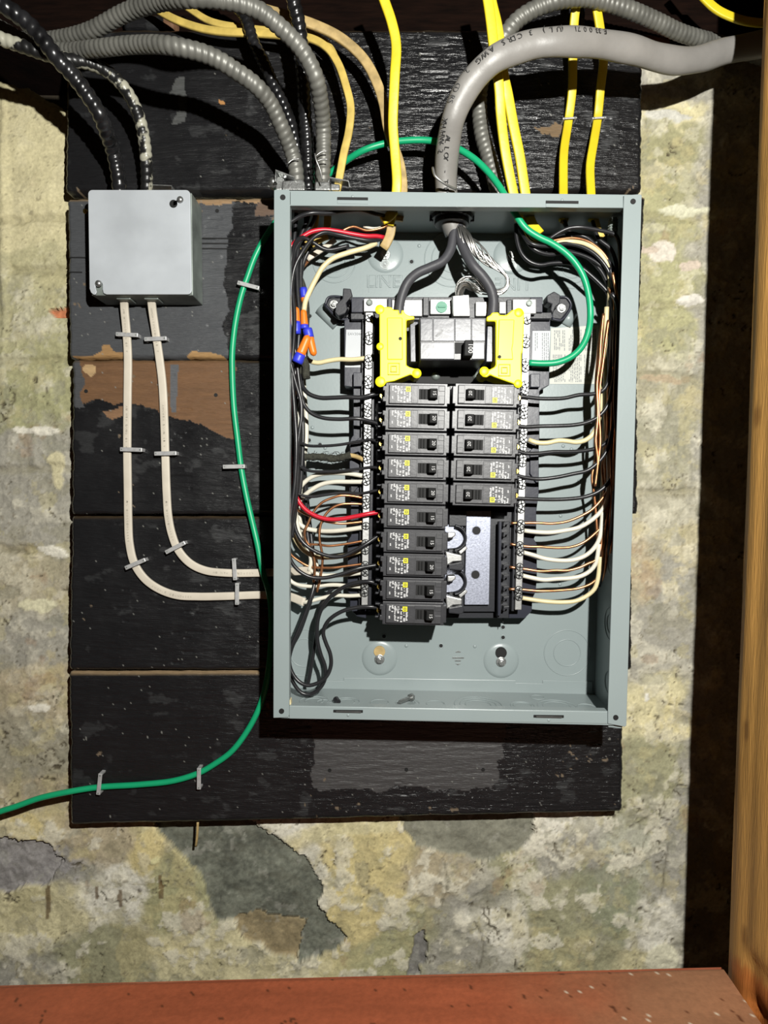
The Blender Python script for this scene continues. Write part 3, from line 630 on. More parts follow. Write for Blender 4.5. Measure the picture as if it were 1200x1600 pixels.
# loose bits on the bottom of the box
c = U(525, 1096, -.05); b = MB(); b.sweep([Vector((c.x, -.055, BL.z + .006)), Vector((c.x + .003, -.06, BL.z + .004))], .0035, 8); o = b.build('black_plug', 'blackwire'); tag(o, 'small black plug lying on the floor of the panel box', 'plug')
b = MB(); c = U(633, 1092, -.055); b.sweep([Vector((c.x - .006, -.06, BL.z + .0055)), Vector((c.x + .006, -.045, BL.z + .0055))], .0022, 8); b.sweep([Vector((c.x + .006, -.045, BL.z + .0055)), Vector((c.x + .008, -.0425, BL.z + .0055))], .0045, 6); o = b.build('loose_screw', 'zinc'); tag(o, 'loose zinc screw lying on the floor of the panel box', 'screw')
b = MB(); b.pp([(449, 1092), (454, 1094), (455, 1104), (451, 1112), (448, 1110)], -D + .004, -D + .012); b.build('foam_scrap', 'cream', panel)
# instruction sticker on the back plate
stk = MB(); stk.pp([(861, 513), (936, 508), (931, 600), (859, 600)], BP - .0006, BP - .0001); so = stk.build('instruction_sticker', 'cream_paper', panel); so['label'] = 'cream instruction sticker with fine print'
b = MB(); rs = random.Random(3)
for cx0, cx1, ry0, ry1 in ((866, 884, 516, 548), (889, 908, 515, 548), (914, 930, 514, 548), (864, 884, 554, 597), (889, 908, 554, 597), (913, 928, 554, 596)):
    x = cx0
    while x < cx1:
        y = ry0
        while y < ry1:
            l = rs.uniform(2, 7)
            if rs.random() < .85: b.pp([(x, y), (x + 1.1, y), (x + 1.1, min(y + l, ry1)), (x, min(y + l, ry1))], BP - .0008, BP - .0006)
            y += l + 1.2
        x += 2.6
b.build('fine_print', 'greyprint', panel)['kind'] = 'stuff'

# ----------------------------------------------------------------- interior chassis
def part(name, pts, y0, y1, m, parent=panel, bevel=.0006, label=None):
    b = MB(); b.pp(pts, y0, y1); o = b.build(name, m, parent, bevel=bevel)
    if label: o['label'] = label
    return o
inner = empty('breaker_chassis', (.165, -.02, .15), 'black plastic breaker chassis with metal bars, mounted inside the open panel', 'chassis')
part('side_tray', [(548, 464), (569, 464), (572, 966), (558, 963), (547, 952), (547, 928), (543, 924), (543, 845), (548, 838), (551, 828), (548, 826), (548, 782), (546, 776), (546, 692), (549, 684), (552, 680), (552, 652), (552, 605), (538, 603), (538, 500), (549, 497)], -.032, BP, 'slate', inner)
part('side_tray', [(826, 464), (848, 464), (848, 497), (860, 500), (858, 602), (846, 608), (843, 612), (843, 682), (842, 700), (842, 770), (838, 800), (838, 835), (834, 842), (839, 850), (839, 905), (837, 925), (832, 935), (831, 955), (820, 966), (795, 966), (800, 810)], -.032, BP, 'slate', inner)
part('tray_rib', [(548, 488), (569, 488), (569, 499), (548, 499)], -.042, -.032, 'plastic', inner); part('tray_rib', [(829, 488), (862, 488), (862, 498), (829, 498)], -.042, -.032, 'plastic', inner)
part('tray_step', [(552, 582), (567, 582), (567, 604), (552, 604)], -.040, -.032, 'slate', inner); part('tray_step', [(829, 584), (844, 584), (844, 605), (829, 605)], -.040, -.032, 'slate', inner)
part('tray_step', [(547, 695), (567, 680), (567, 712), (560, 706), (547, 710)], -.039, -.032, 'slate', inner); part('tray_step', [(828, 704), (842, 692), (842, 760), (828, 740)], -.036, -.032, 'slate', inner)
part('tray_step', [(548, 745), (566, 745), (566, 752), (554, 768), (548, 772)], -.036, -.032, 'plastic', inner)
part('tray_block', [(549, 465), (569, 465), (569, 488), (549, 488)], -.046, -.032, 'slate', inner); part('tray_block', [(829, 465), (848, 465), (848, 488), (829, 488)], -.046, -.032, 'slate', inner)
part('base_deck', [(584, 497), (815, 497), (800, 966), (590, 966)], -.028, BP, 'plastic', inner)
part('base_deck', [(573, 800), (592, 800), (592, 962), (571, 962)], -.026, BP, 'plastic', inner)
part('lower_cover', [(700, 800), (800, 800), (796, 956), (702, 956)], -.034, -.028, 'plastic', inner)
part('deck_step', [(640, 565), (790, 565), (790, 600), (640, 600)], -.036, -.028, 'deep', inner)
# fixing ears with clips and screws
def ear(poly, clip, scx, scy):
    part('ear', poly, -.022, -.014, 'plastic', inner, .0015)
    b = MB(); P = [U(x, y, -.0225) for x, y in poly]; P.append(P[0]); b.sweep(crom(P, .002), .0014, 6); b.build('ear_rim', 'slate', inner, smooth=True)
    part('ear_clip', clip, -.040, -.022, 'plastic', inner, .001)
    hexscrew(scx, scy, -.022, .0035, 'ear_screw', inner, 'zinc')
ear([(508, 477), (513, 465), (533, 464), (549, 470), (546, 497), (529, 497)], [(536, 450), (548, 451), (551, 462), (545, 468), (541, 473), (543, 482), (539, 490), (528, 494), (523, 488), (525, 475), (535, 466)], 522, 476)
ear([(862, 498), (862, 474), (872, 465), (885, 465), (892, 475), (890, 484), (877, 500)], [(854, 462), (866, 455), (876, 461), (875, 474), (868, 480), (864, 490), (860, 484), (862, 475), (855, 472)], 877, 482)
for pts in ([(500, 482), (527, 508)], [(882, 508), (893, 488)]):
    b = MB(); b.sweep([U(pts[0][0], pts[0][1], BP), U(pts[1][0], pts[1][1], BP)], .0075, 14); b.build('embossed_boss', 'panel', panel, smooth=True)
# stickers on the trays; the square code is left blank
for nm, pts in (('barcode_label', [(541, 515), (567, 515), (567, 574), (539, 574)]), ('rating_label', [(832, 517), (860, 517), (857, 575), (831, 575)])):
    b = MB(); b.pp(pts, -.0324, -.032); o = b.build(nm, 'paper', inner); o['label'] = 'white paper sticker'
b = MB(); c = U(556, 522, -.0326); flat_text(b, 'EAV30466', (c.x, c.z), .0042, 0, -.0326); b.build('label_number', 'greyprint', inner)
b = MB()
for k, x in enumerate((836, 839, 847, 850, 853, 856)):
    y = 520
    while y < (545 if k < 2 else 572):
        l = rs.uniform(2, 6); b.pp([(x, y), (x + 1, y), (x + 1, y + l), (x, y + l)], -.0327, -.0325); y += l + 1.3
b.build('label_print', 'greyprint', inner)
# strap and lugs across the top
part('top_beam', [(569, 464), (829, 464), (829, 500), (569, 500)], -.046, BP, 'plastic', inner)
def lug(pts, y0=-.052, m='alu', y1=-.046, bevel=.0008): return part('terminal_plate', pts, y0, y1, m, inner, bevel)
lug([(568, 466), (605, 466), (605, 487), (568, 487)]); lug([(801, 467), (838, 467), (838, 490), (801, 490)])
lug([(612, 468), (617, 468), (617, 487), (612, 487)]); lug([(630, 468), (660, 468), (660, 494), (630, 494)]); lug([(672, 467), (705, 467), (705, 491), (672, 491)]); lug([(743, 471), (762, 471), (762, 494), (743, 494)]); lug([(780, 471), (791, 471), (791, 490), (780, 490)])
o = lug([(707, 462), (733, 460), (735, 494), (708, 494)], -.066, 'alu'); o['label'] = 'bright aluminium neutral lug'
part('lug_spacer', [(606, 466), (612, 466), (612, 490), (606, 490)], -.050, -.046, 'slate', inner); part('lug_spacer', [(661, 464), (670, 464), (670, 493), (661, 493)], -.052, -.046, 'plastic', inner); part('lug_spacer', [(792, 468), (800, 468), (800, 490), (792, 490)], -.050, -.046, 'plastic', inner)
for x, y, m in ((577.5, 473, 'zinc'), (826.5, 474, 'zinc')):
    c = U(x, y, -.0525); b = MB(); b.disc((c.x, c.z), .0034, -.0545, -.052, 20); b.ring((c.x, c.z), .0026, .0008, -.0545, .0006, 18); b.build('plate_screw', 'galvbox', inner)
c = U(690, 480, -.0525); b = MB(); b.disc((c.x, c.z), .0062, -.0535, -.052, 22); b.box((c.x - .004, -.0545, c.z - .0008), (c.x + .004, -.053, c.z + .0008)); b.build('bonding_screw', 'greenpaint', inner, bevel=.0003)
# neutral / ground bars with pairs of screws
def cross(b, c, a):
    for q in (a, a + 1.57):
        dx, dz = math.cos(q) * .0032, math.sin(q) * .0032; nx, nz = -math.sin(q) * .0006, math.cos(q) * .0006
        b.prism([(c.x - dx - nx, c.z - dz - nz), (c.x + dx - nx, c.z + dz - nz), (c.x + dx + nx, c.z + dz + nz), (c.x - dx + nx, c.z - dz + nz)], -.0538, -.0525)
def bar(pts, ys, name, label):
    o = part(name, pts, -.0515, -.040, 'alu', inner, .0006, label)
    (x0, y0), (x1, _), (x2, y2), (x3, _) = pts
    for k, y in enumerate(ys):
        t = (y - y0) / (y2 - y0); cx = (x0 + x1) / 2 * (1 - t) + (x2 + x3) / 2 * t + rs.uniform(-.6, .6); c = U(cx, y, -.0525); b = MB(); b.disc((c.x, c.z), .0045, -.0518, -.0514, 14); a = rs.uniform(0, 3.1); cross(b, c, a); b.build('screw_recess', 'deep', o); b = MB()  # black ring and cross painted as the shade in seat and slots
        b.disc((c.x, c.z), .0036, -.0535, -.0515, 14)
        for q in ():
            dx, dz = math.cos(q) * .0028, math.sin(q) * .0028; nx, nz = -math.sin(q) * .0006, math.cos(q) * .0006
            b.prism([(c.x - dx - nx, c.z - dz - nz), (c.x + dx - nx, c.z + dz - nz), (c.x + dx + nx, c.z + dz + nz), (c.x - dx + nx, c.z - dz + nz)], -.0541, -.0534)
        s = b.build('bar_screw', 'zinc', o, bevel=.0003)
    # walls of the bar's plastic holder
    return o
bar([(571, 488), (583, 488), (574.5, 950), (564.5, 950)], (497, 524, 533, 560, 571, 592, 602, 635, 646, 671, 684, 696, 708, 719, 743, 753, 780, 790, 822, 849, 861, 883, 895, 916, 927), 'neutral_bar', 'left neutral bar')
bar([(818, 488), (829.5, 488), (815, 953), (804.5, 953)], (501, 528, 538, 566, 576, 601, 611, 638, 649, 674, 687, 699, 715, 724, 750, 759, 787, 796, 818, 828, 852, 863, 886, 899, 922, 933), 'neutral_bar', 'right neutral bar')
part('bar_holder', [(583, 490), (587, 490), (580, 955), (575, 955)], -.046, -.028, 'plastic', inner); part('bar_holder', [(813, 490), (818, 490), (804, 955), (799, 955)], -.046, -.028, 'plastic', inner)
part('bar_holder', [(566, 490), (571, 490), (564, 955), (560, 955)], -.040, -.028, 'plastic', inner)
# comb rail, bus plate and stabs, lower right
part('comb_rail', [(780, 815), (797, 815), (795, 966), (778, 966)], -.045, -.028, 'plastic', inner); part('comb_wall', [(780, 815), (784, 815), (782, 962), (778, 962)], -.052, -.045, 'slate', inner, .0004)
for y in (818, 834, 851, 867, 885, 901, 919, 935, 950):
    part('comb_hook', [(787, y - 2), (796, y - 3), (795, y + 1), (790, y + 2), (789, y + 5), (786, y + 5)], -.056, -.045, 'plastic', inner, .0004)
part('rail_tail', [(785, 966), (787, 966), (786.5, 975), (785.5, 975)], -.03, -.026, 'plastic', inner)
bp = MB(); bp.pp([(729, 798), (767, 798), (764, 945), (726, 945)], -.040, -.036); bus = bp.build('bus_plate', 'tin', inner, bevel=.0004)
for x, y in ((744.5, 829), (743, 898)):
    c = U(x, y, -.041); b = MB(); b.disc((c.x, c.z), .0046, -.0406, -.038, 20); b.build('plate_hole', 'deep', bus)
    b = MB(); b.ring((c.x, c.z), .0047, .0005, -.040, .0004, 20); b.build('hole_rim', 'tin', bus)
for y in (840, 908):
    c = U(708, y, -.042); b = MB(); b.ring((c.x, c.z), .0135, .0022, -.036, .014, 24, -1.45, 1.45); b.build('stab_guard', 'plastic', inner, smooth=True)
    part('stab', [(699, y - 8), (712, y - 8), (712, y - 3), (706, y + 1), (699, y + 1)], -.055, -.034, 'alu', inner, .0012)
    part('stab_base', [(695, y - 20), (722, y - 22), (727, y - 5), (722, y + 16), (695, y + 18)], -.040, -.034, 'tin', inner)
    part('stab', [(696, y + 22), (722, y + 28), (722, y + 37), (708, y + 38), (698, y + 44)], -.052, -.034, 'alu', inner, .0012)
    part('stab_tab', [(716, y + 22), (728, y + 13), (731, y + 17), (720, y + 27)], -.046, -.038, 'alu', inner, .001)
    part('stab_guard', [(701, y + 42), (723, y + 38), (726, y + 46), (722, y + 52), (701, y + 50)], -.058, -.034, 'plastic', inner, .001)
b = MB(); c = U(715, 804, -.045); b.pp([(702, 798), (729, 798), (729, 822), (702, 822)], -.044, -.034); b.build('stab_cover', 'plastic', inner, bevel=.0005)
for x0, x1, y in ((690, 740, 1000), ): pass

# ================================================================= BREAKERS
def copy_tree(o, parent=None):
    c = o.copy(); COL.objects.link(c)
    if parent is not None: c.parent = parent
    for ch in list(o.children): copy_tree(ch, c)
    return c
PX = .000664
def text_mesh(s, size, c, rot, y, name):
    b = MB(); flat_text(b, s, c, size, rot, y); me = bpy.data.meshes.new(name); me.from_pydata(b.v, [], b.f); me.update(); return me
def make_breaker():
    r = empty('circuit_breaker', (0, 0, 0), 'x', 'circuit breaker', 'single pole breakers plugged in beside the bars')
    k = PX
    # stepped case: outline with notches at both ends
    P = [(-49, 18), (48, 18), (48, 14), (52, 14), (52, -14), (48, -14), (48, -18.3), (-49, -18.3), (-49, -12), (-53.5, -12), (-53.5, -4), (-51, -4), (-51, 5), (-53.5, 5), (-53.5, 13), (-49, 13)]
    b = MB(); b.prism([(x * k, z * k) for x, z in P], .0, .050); b.build('case', 'breaker', r, bevel=.0007)
    b = MB(); b.prism([(x * k, z * k) for x, z in ((-43.5, -15.2), (43.5, -15.2), (43.5, 14.2), (-43.5, 14.2))], -.0028, .002); b.build('face', 'face', r, bevel=.0006)
    b = MB(); b.prism([(x * k, z * k) for x, z in ((-9, -13.6), (1.5, -13.6), (1.5, 13), (-9, 13))], -.0031, -.0025); b.build('face_step', 'face', r, bevel=.0003); b = MB(); b.prism([(x * k, z * k) for x, z in ((33.5, 5), (43, 5), (43, 13), (33.5, 13))], -.0033, -.0025); b.build('face_step', 'face', r, bevel=.0003); b = MB(); b.prism([(x * k, z * k) for x, z in ((33.5, -14), (43, -14), (43, -2), (33.5, -2))], -.0031, -.0025); b.build('face_step', 'face', r, bevel=.0003)
    b = MB(); b.prism([(x * k, z * k) for x, z in ((3, -8), (32, -8), (32, 8), (3, 8))], -.0034, -.0005); b.build('toggle_slot', 'deep', r)
    V = [(16, -.003, -7.5), (31.5, -.003, -7.5), (31.5, -.003, 7.5), (16, -.003, 7.5), (19.5, -.0115, -7.2), (30.5, -.0125, -7.2), (30.5, -.0125, 7.2), (19.5, -.0115, 7.2)]
    b = MB(); b.add([(x * k, y, z * k) for x, y, z in V], [(4, 7, 6, 5), (0, 1, 5, 4), (1, 2, 6, 5), (2, 3, 7, 6), (3, 0, 4, 7), (0, 3, 2, 1)])
    for x in (6, 10.5): b.prism([(x * k, -7 * k), ((x + 2.5) * k, -7 * k), ((x + 2.5) * k, 7 * k), (x * k, 7 * k)], -.0042, -.003)
    t = b.build('toggle', 'toggle', r, bevel=.0006)
    am = link('amp_marking', text_mesh('20', 7.5 * k, (26 * k, 0), -math.pi / 2, -.0130, 'amp'), 'print', t)
    # white print: short bars in columns, as on the photo's label
    b = MB(); rr = random.Random(11)
    cols = ((-39, 12, 3, -4, -7.5), (-35, 13, 8, -99, 0), (-30.5, 12, -1, -2, -12), (-26, 11, 2, -5, -12), (-21, 5, -1, -4, -13), (-16.5, 2, -3, -5, -12), (-12.5, 2.5, -11, -99, 0))
    for x, a0, a1, b0, b1 in cols:
        for z0, z1 in ((a0, a1), (b0, b1)):
            if z0 == -99: continue
            z = z0
            while z > z1 + .4:
                h = rr.uniform(.9, 2.2)
                if rr.random() < .85:
                    w = rr.uniform(1.6, 3.4); xx = x + rr.uniform(0, .5); b.prism([(xx * k, (z - h) * k), ((xx + w) * k, (z - h) * k), ((xx + w) * k, z * k), (xx * k, z * k)], -.0030, -.0027)
                z -= h + .5
    for x, z in ((-31, 8), (-25, 8), (-20, 8), (-35, 4), (-26, 4)):
        b.prism([(x * k, (z - 1.5) * k), ((x + 3) * k, (z - 1.5) * k), ((x + 3) * k, z * k), (x * k, z * k)], -.0030, -.0027)
    b.build('label_print', 'print', r)
    b = MB(); b.prism([(x * k, z * k) for x, z in ((-17.5, 3.5), (-10, 3.5), (-10, 11.5), (-17.5, 11.5))], -.0031, -.0027); e = b.build('emblem', 'emblem', r)
    b = MB()
    for q in (((-15.6, 5.4), (-12.0, 5.4), (-12.0, 6.2), (-15.6, 6.2)), ((-15.6, 8.8), (-12.0, 8.8), (-12.0, 9.6), (-15.6, 9.6)), ((-15.6, 5.4), (-14.8, 5.4), (-14.8, 9.6), (-15.6, 9.6)), ((-12.8, 5.4), (-12.0, 5.4), (-12.0, 9.6), (-12.8, 9.6))):
        b.prism([(x * k, z * k) for x, z in q], -.0032, -.0031)
    b.build('square_mark', 'blackprint', e)
    # wire terminal on the outer end
    b = MB(); b.prism([(x * k, z * k) for x, z in ((-61, -12), (-51, -12), (-51, 12), (-61, 12), (-61, 9), (-56, 9), (-56, -9), (-61, -9))], .012, .045); b.build('terminal_housing', 'plastic', r, bevel=.0005)
    b = MB(); b.disc((-54.5 * k, 0), .0028, .012, .020, 14); b.prism([(-56 * k, -.6 * k), (-53 * k, -.6 * k), (-53 * k, .6 * k), (-56 * k, .6 * k)], .0112, .0122); b.build('terminal_screw', 'brass', r, bevel=.0003)
    return r, am
BY = -.080
proto, am20 = make_breaker()
me20 = am20.data; me15 = text_mesh('15', 7.5 * PX, (26 * PX, 0), -math.pi / 2, -.0130, 'amp'); me15.materials.append(M['print'])
ordn = ['topmost', 'second', 'third', 'fourth', 'fifth', 'sixth', 'seventh', 'eighth', 'ninth', 'lowest']
amps = [15, 20, 20, 15, 20, 15, 15, 20, 15, 15]
a0, a1 = U(651.5, 616.5, BY), U(646, 958.5, BY)
def setamp(r, a):
    for ch in r.children:
        for g in ch.children:
            if g.name.startswith('amp'): g.data = me20 if a == 20 else me15
for i in range(10):
    r = proto if i == 0 else copy_tree(proto)
    p = a0.lerp(a1, i / 9); r.location = p; r.rotation_euler = (0, .008, 0)
    r['label'] = f'black breaker marked {amps[i]}, {ordn[i]} in the left column of ten'
    r['group'] = 'breakers of the left column'
    setamp(r, amps[i])
a0, a1 = U(759, 618, BY), U(755, 773, BY)
for i in range(5):
    r = copy_tree(proto); r.location = a0.lerp(a1, i / 4); r.rotation_euler = (0, math.pi + .012, 0)
    r['label'] = f'black breaker marked 20, {(ordn[:4] + ["lowest"])[i]} in the right column of five'
    r['group'] = 'breakers of the right column'; setamp(r, 20)

# main breaker
mb_ = empty('main_breaker', (U(707, 560, -.05)), 'wide glossy black main breaker marked 100 between the yellow covers', 'circuit breaker')
part('case', [(655, 496), (760, 496), (758, 563), (656, 563)], -.088, -.03, 'breaker', mb_, .001)
part('case_shoulder', [(640, 502), (654, 502), (654, 566), (641, 566)], -.066, -.03, 'slate', mb_, .001); part('case_shoulder', [(761, 502), (773, 502), (770, 566), (759, 566)], -.066, -.03, 'slate', mb_, .001)
part('face_panel', [(657, 498), (676, 498), (676, 533), (657, 533)], -.0892, -.088, 'slate', mb_, .0004); part('face_panel', [(677, 498), (710, 498), (710, 533), (677, 533)], -.0892, -.088, 'slate', mb_, .0004)
part('face_panel', [(711, 498), (736, 498), (736, 533), (711, 533)], -.0896, -.088, 'slate', mb_, .0004); part('face_panel', [(737, 498), (758, 498), (758, 533), (737, 533)], -.0892, -.088, 'slate', mb_, .0004)
part('face_panel', [(657, 535), (710, 535), (710, 561), (657, 561)], -.0890, -.088, 'slate', mb_, .0004); part('face_panel', [(737, 535), (757, 535), (757, 561), (737, 561)], -.0890, -.088, 'slate', mb_, .0004)
part('toggle_slot', [(711, 535), (736, 535), (736, 552), (711, 552)], -.0894, -.088, 'deep', mb_, 0)
tg = part('toggle', [(726, 531), (740, 531), (739, 556), (725, 556)], -.104, -.088, 'toggle', mb_, .001)
b = MB(); c = U(735, 544, -.1043); flat_text(b, '100', (c.x, c.z), .0068, -math.pi / 2, -.1044); b.build('amp_marking', 'print', tg)
b = MB(); c = U(715, 521, -.0899); flat_text(b, 'OFF', (c.x, c.z), .0052, math.pi / 2, -.0899); c = U(733, 521, -.0899); flat_text(b, 'ON', (c.x, c.z), .0052, math.pi / 2, -.0899); b.build('position_marking', 'print', mb_)
b = MB(); b.pp([(680, 525), (690, 514), (693, 517), (684, 527)], -.0894, -.089); b.build('handle_symbol', 'plastic', mb_)
for x in (640, 680, 745): 
    c = U(x + 2, 585, -.046); b = MB(); b.dome((c.x, c.z), .005, -.036, .005, 14, 3); b.build('clamp_screw', 'galvbox', mb_, smooth=True)

# yellow lug covers
def cover(poly, rec, hole, em, bumps, label, nm='lug_cover'):
    r = empty(nm, U(poly[0][0], poly[5][1], -.06), label, 'cover', 'yellow covers beside the main breaker')
    part('shell', poly, -.082, -.050, 'coveryellow', r, .0012)
    part('raised_panel', rec, -.0832, -.081, 'coveryellow', r, .0009)
    c = U(*hole, -.0835); b = MB(); b.disc((c.x, c.z), .0018, -.0836, -.082, 14); b.build('pin_hole', 'deep', r)
    b = MB(); cx, cy = em
    for s in (9.5, 5):
        for q in (((-s, -s), (s, -s), (s, -s + 1.2), (-s, -s + 1.2)), ((-s, s - 1.2), (s, s - 1.2), (s, s), (-s, s)), ((-s, -s), (-s + 1.2, -s), (-s + 1.2, s), (-s, s)), ((s - 1.2, -s), (s, -s), (s, s), (s - 1.2, s))):
            b.pp([(cx + u, cy + v) for u, v in q], -.0838, -.0815)
    b.build('square_emblem', 'coveryellow', r, bevel=.0003)
    for x, y, rad in bumps:
        c = U(x, y, -.083); b = MB(); b.dome((c.x, c.z), rad, -.0815, .0014, 20, 4); b.build('knob', 'coveryellow', r, smooth=True)
Lp = [(235, 260), (243, 235), (262, 222), (350, 218), (395, 228), (415, 255), (475, 255), (478, 300), (500, 300), (505, 258), (530, 258), (548, 295), (600, 325), (655, 330), (658, 365), (565, 380), (565, 905), (600, 925), (650, 940), (700, 945), (728, 965), (728, 1005), (705, 1035), (660, 1045), (610, 1015), (520, 1050), (420, 1090), (330, 1105), (300, 1140), (255, 1132), (228, 1085), (230, 1055), (252, 1030), (252, 722), (228, 690), (246, 648), (246, 300)]
cover([(560 + x / 7.5, 450 + y / 7.5) for x, y in Lp], [(604.5, 496), (629, 496), (629.5, 562), (605, 562)], (625.5, 529), (615.5, 576), ((593.5, 483, .005), (594, 541, .004), (594.5, 596, .0055), (651, 583, .005)), 'yellow plastic lug cover on the left, square emblem near its foot')
Rp = [(362, 270), (400, 250), (412, 228), (475, 225), (485, 250), (545, 252), (600, 205), (660, 187), (700, 195), (716, 225), (716, 300), (712, 420), (704, 580), (692, 620), (690, 700), (694, 850), (692, 905), (655, 920), (600, 893), (520, 865), (430, 832), (395, 815), (365, 838), (325, 832), (302, 800), (302, 765), (330, 745), (365, 745), (385, 765), (430, 742), (446, 725), (446, 312), (362, 312)]
cover([(700 + x / 6, 450 + y / 6) for x, y in Rp], [(779.5, 499), (804, 499), (802, 536), (800.5, 545), (802, 562), (777, 562)], (780.5, 557.5), (788.5, 578), ((811, 488, .005), (810, 599, .0045), (757, 580, .005)), 'yellow plastic lug cover on the right, with a round tab at its inner foot')
# ================================================================= JUNCTION BOX
jb = empty('junction_box', (U(218, 470, 0)), 'square galvanised junction box with a blank cover, left of the panel', 'junction box')
JD = -.040
b = MB(); b.prism([(U(140, 300, JD).x, U(140, 300, JD).z), (U(299, 300, JD).x, U(299, 300, JD).z), (U(301, 461, JD).x, U(301, 461, JD).z), (U(142, 461, JD).x, U(142, 461, JD).z)], JD + .0015, -.001); b.build('body', 'galvbox', jb, bevel=.001)
P = []
cs = [(138, 297), (298, 297), (301.5, 462), (140.5, 462)]
def rc(cx, cy, r, a0, a1, n=6): return [(cx + r * math.cos(a0 + (a1 - a0) * i / n), cy + r * math.sin(a0 + (a1 - a0) * i / n)) for i in range(n + 1)]
pi = math.pi
pts = rc(144, 303, 6.5, pi, 1.5 * pi) + rc(290, 303.5, 7, 1.5 * pi, 2 * pi) + rc(292.5, 453, 7, 0, .5 * pi) + [(166, 460), (161.5, 458), (160, 452), (160, 446)] + rc(154.5, 445, 5.5, 0, -pi, 6) + [(149, 449), (151, 456), (149, 460), (146, 460.5), (142, 457), (139.7, 451)]
b = MB(); b.pp(pts, JD - .0015, JD + .0005); cv = b.build('cover', 'galv', jb, bevel=.0006)
cv['label'] = 'plain grey cover with a keyhole slot'
c = U(271, 318.5, JD - .0016); b = MB(); b.disc((c.x, c.z), .0043, JD - .0019, JD, 22)
c2 = U(277, 316, JD - .0016); b.prism([(c.x, c.z - .0022), (c2.x, c2.z - .0022), (c2.x, c2.z + .0022), (c.x, c.z + .0022)], JD - .0019, JD); b.build('keyhole_slot', 'deep', cv)
for x, y in ((281.5, 312), (154, 443)):
    c = U(x, y, JD - .002); b = MB(); b.dome((c.x, c.z), .0037, JD - .002, .003, 18, 5); b.build('cover_screw', 'zinc', jb, smooth=True)
c = U(131, 328, -.004); b = MB(); b.dome((c.x, c.z), .003, 0, .002, 12, 3); o = b.build('board_screw', 'brass', smooth=True); tag(o, 'small brass screw head in the grey primer left of the junction box', 'screw')
for x in (197, 240):   # cable clamps under the box
    c = U(x, 468, -.022); b = MB(); b.box((c.x - .008, -.030, c.z - .002), (c.x + .008, -.012, c.z + .003)); b.build('cable_clamp', 'galvbox', jb, bevel=.001)
def strap(x0, x1, y0, y1, y, parent, nm='connector_ear'):
    b = MB(); b.sweep([U(x0, y1, y), U(x0 + .5, y0, y), U(x1 - .5, y0 + 1.5, y), U(x1, y1, y)], 1, prof=[(-.0006, -.005), (.0006, -.005), (.0006, .005), (-.0006, .005)]); return b.build(nm, 'zinc', parent)
strap(237, 271, 292, 299, -.02, jb); 

# ================================================================= METAL CONDUITS
def conduit(pts, r, m, label, pitch=.0062, dep=.15, name='flex_conduit', n=14):
    P = path(pts, pitch / 5.0); b = MB(); b.sweep(P, r, n=n, conduit=(pitch, dep)); o = b.build(name, m, smooth=True); return tag(o, label, 'conduit', 'flexible conduits above the boxes')
conduit([(-60, -35, -.13), (-20, -12), (0, 5), (21, 19), (45, 38), (70, 66), (91, 93, -.10), (115, 119), (136, 147), (154, 175, -.075), (168, 210), (178, 241, -.04), (185, 276), (187, 306, -.025)], .0084, 'flexblack', 'thick black painted flexible conduit entering the junction box at left', .0088, .20)
conduit([(-70, 35, -.11), (-20, 52), (0, 60), (40, 74), (75, 86), (110, 94, -.085), (140, 99), (172, 115), (200, 146), (217, 182, -.05), (226, 224), (229, 265), (229, 306, -.02)], .0068, 'flexmix', 'conduit half splashed with black paint entering the junction box at right', .0074, .18)
conduit([(-80, 5, -.06), (0, 44), (40, 66), (70, 76), (105, 80, -.075), (150, 76), (210, 70), (270, 72, -.13), (330, 88), (370, 112), (400, 134, -.11), (423, 162), (440, 198), (454, 232, -.065), (462, 262), (464, 292, -.05)], .0082, 'flexgrey', 'grey flexible conduit arching down to the far left of the panel top', .0064)
conduit([(-80, 60, -.03), (0, 56, -.035), (45, 64), (85, 62, -.06), (140, 49), (196, 20), (245, 4), (300, -3, -.15), (350, 0), (400, 14), (435, 40), (470, 76), (491, 114, -.11), (501, 158), (505, 200, -.07), (505, 250), (504, 292, -.05)], .0082, 'flexgrey', 'grey flexible conduit in the highest arch, right of the black ones at the panel top', .0064)
conduit([(455, -30, -.09), (458, 0), (465, 28), (470, 60), (472, 90, -.07), (474, 125), (476, 168), (479, 210), (481, 250, -.035), (482, 300, -.035)], .0074, 'flexblack', 'black painted conduit dropping straight from above between the two grey conduits', .0070, .20)
conduit([(330, -30, -.04), (365, 5), (383, 26), (395, 62), (414, 101, -.04), (431, 140), (445, 168), (458, 205), (468, 250, -.03), (472, 296)], .0066, 'flexblack', 'thin black conduit slanting down behind the grey arching conduit', .0066, .20)
conduit([(1260, 110, .012), (1180, 86), (1120, 67, .010), (1095, 61), (1060, 50), (1025, 33), (983, 15, -.04), (945, 3), (913, -3), (864, 3, -.06), (832, 16), (806, 34), (786, 60, -.05), (765, 95), (752, 130), (749, 165, -.03), (753, 210), (765, 250), (780, 310, -.03)], .0086, 'flexgrey', 'grey flexible conduit passing behind the thick service cable at right', .0060)
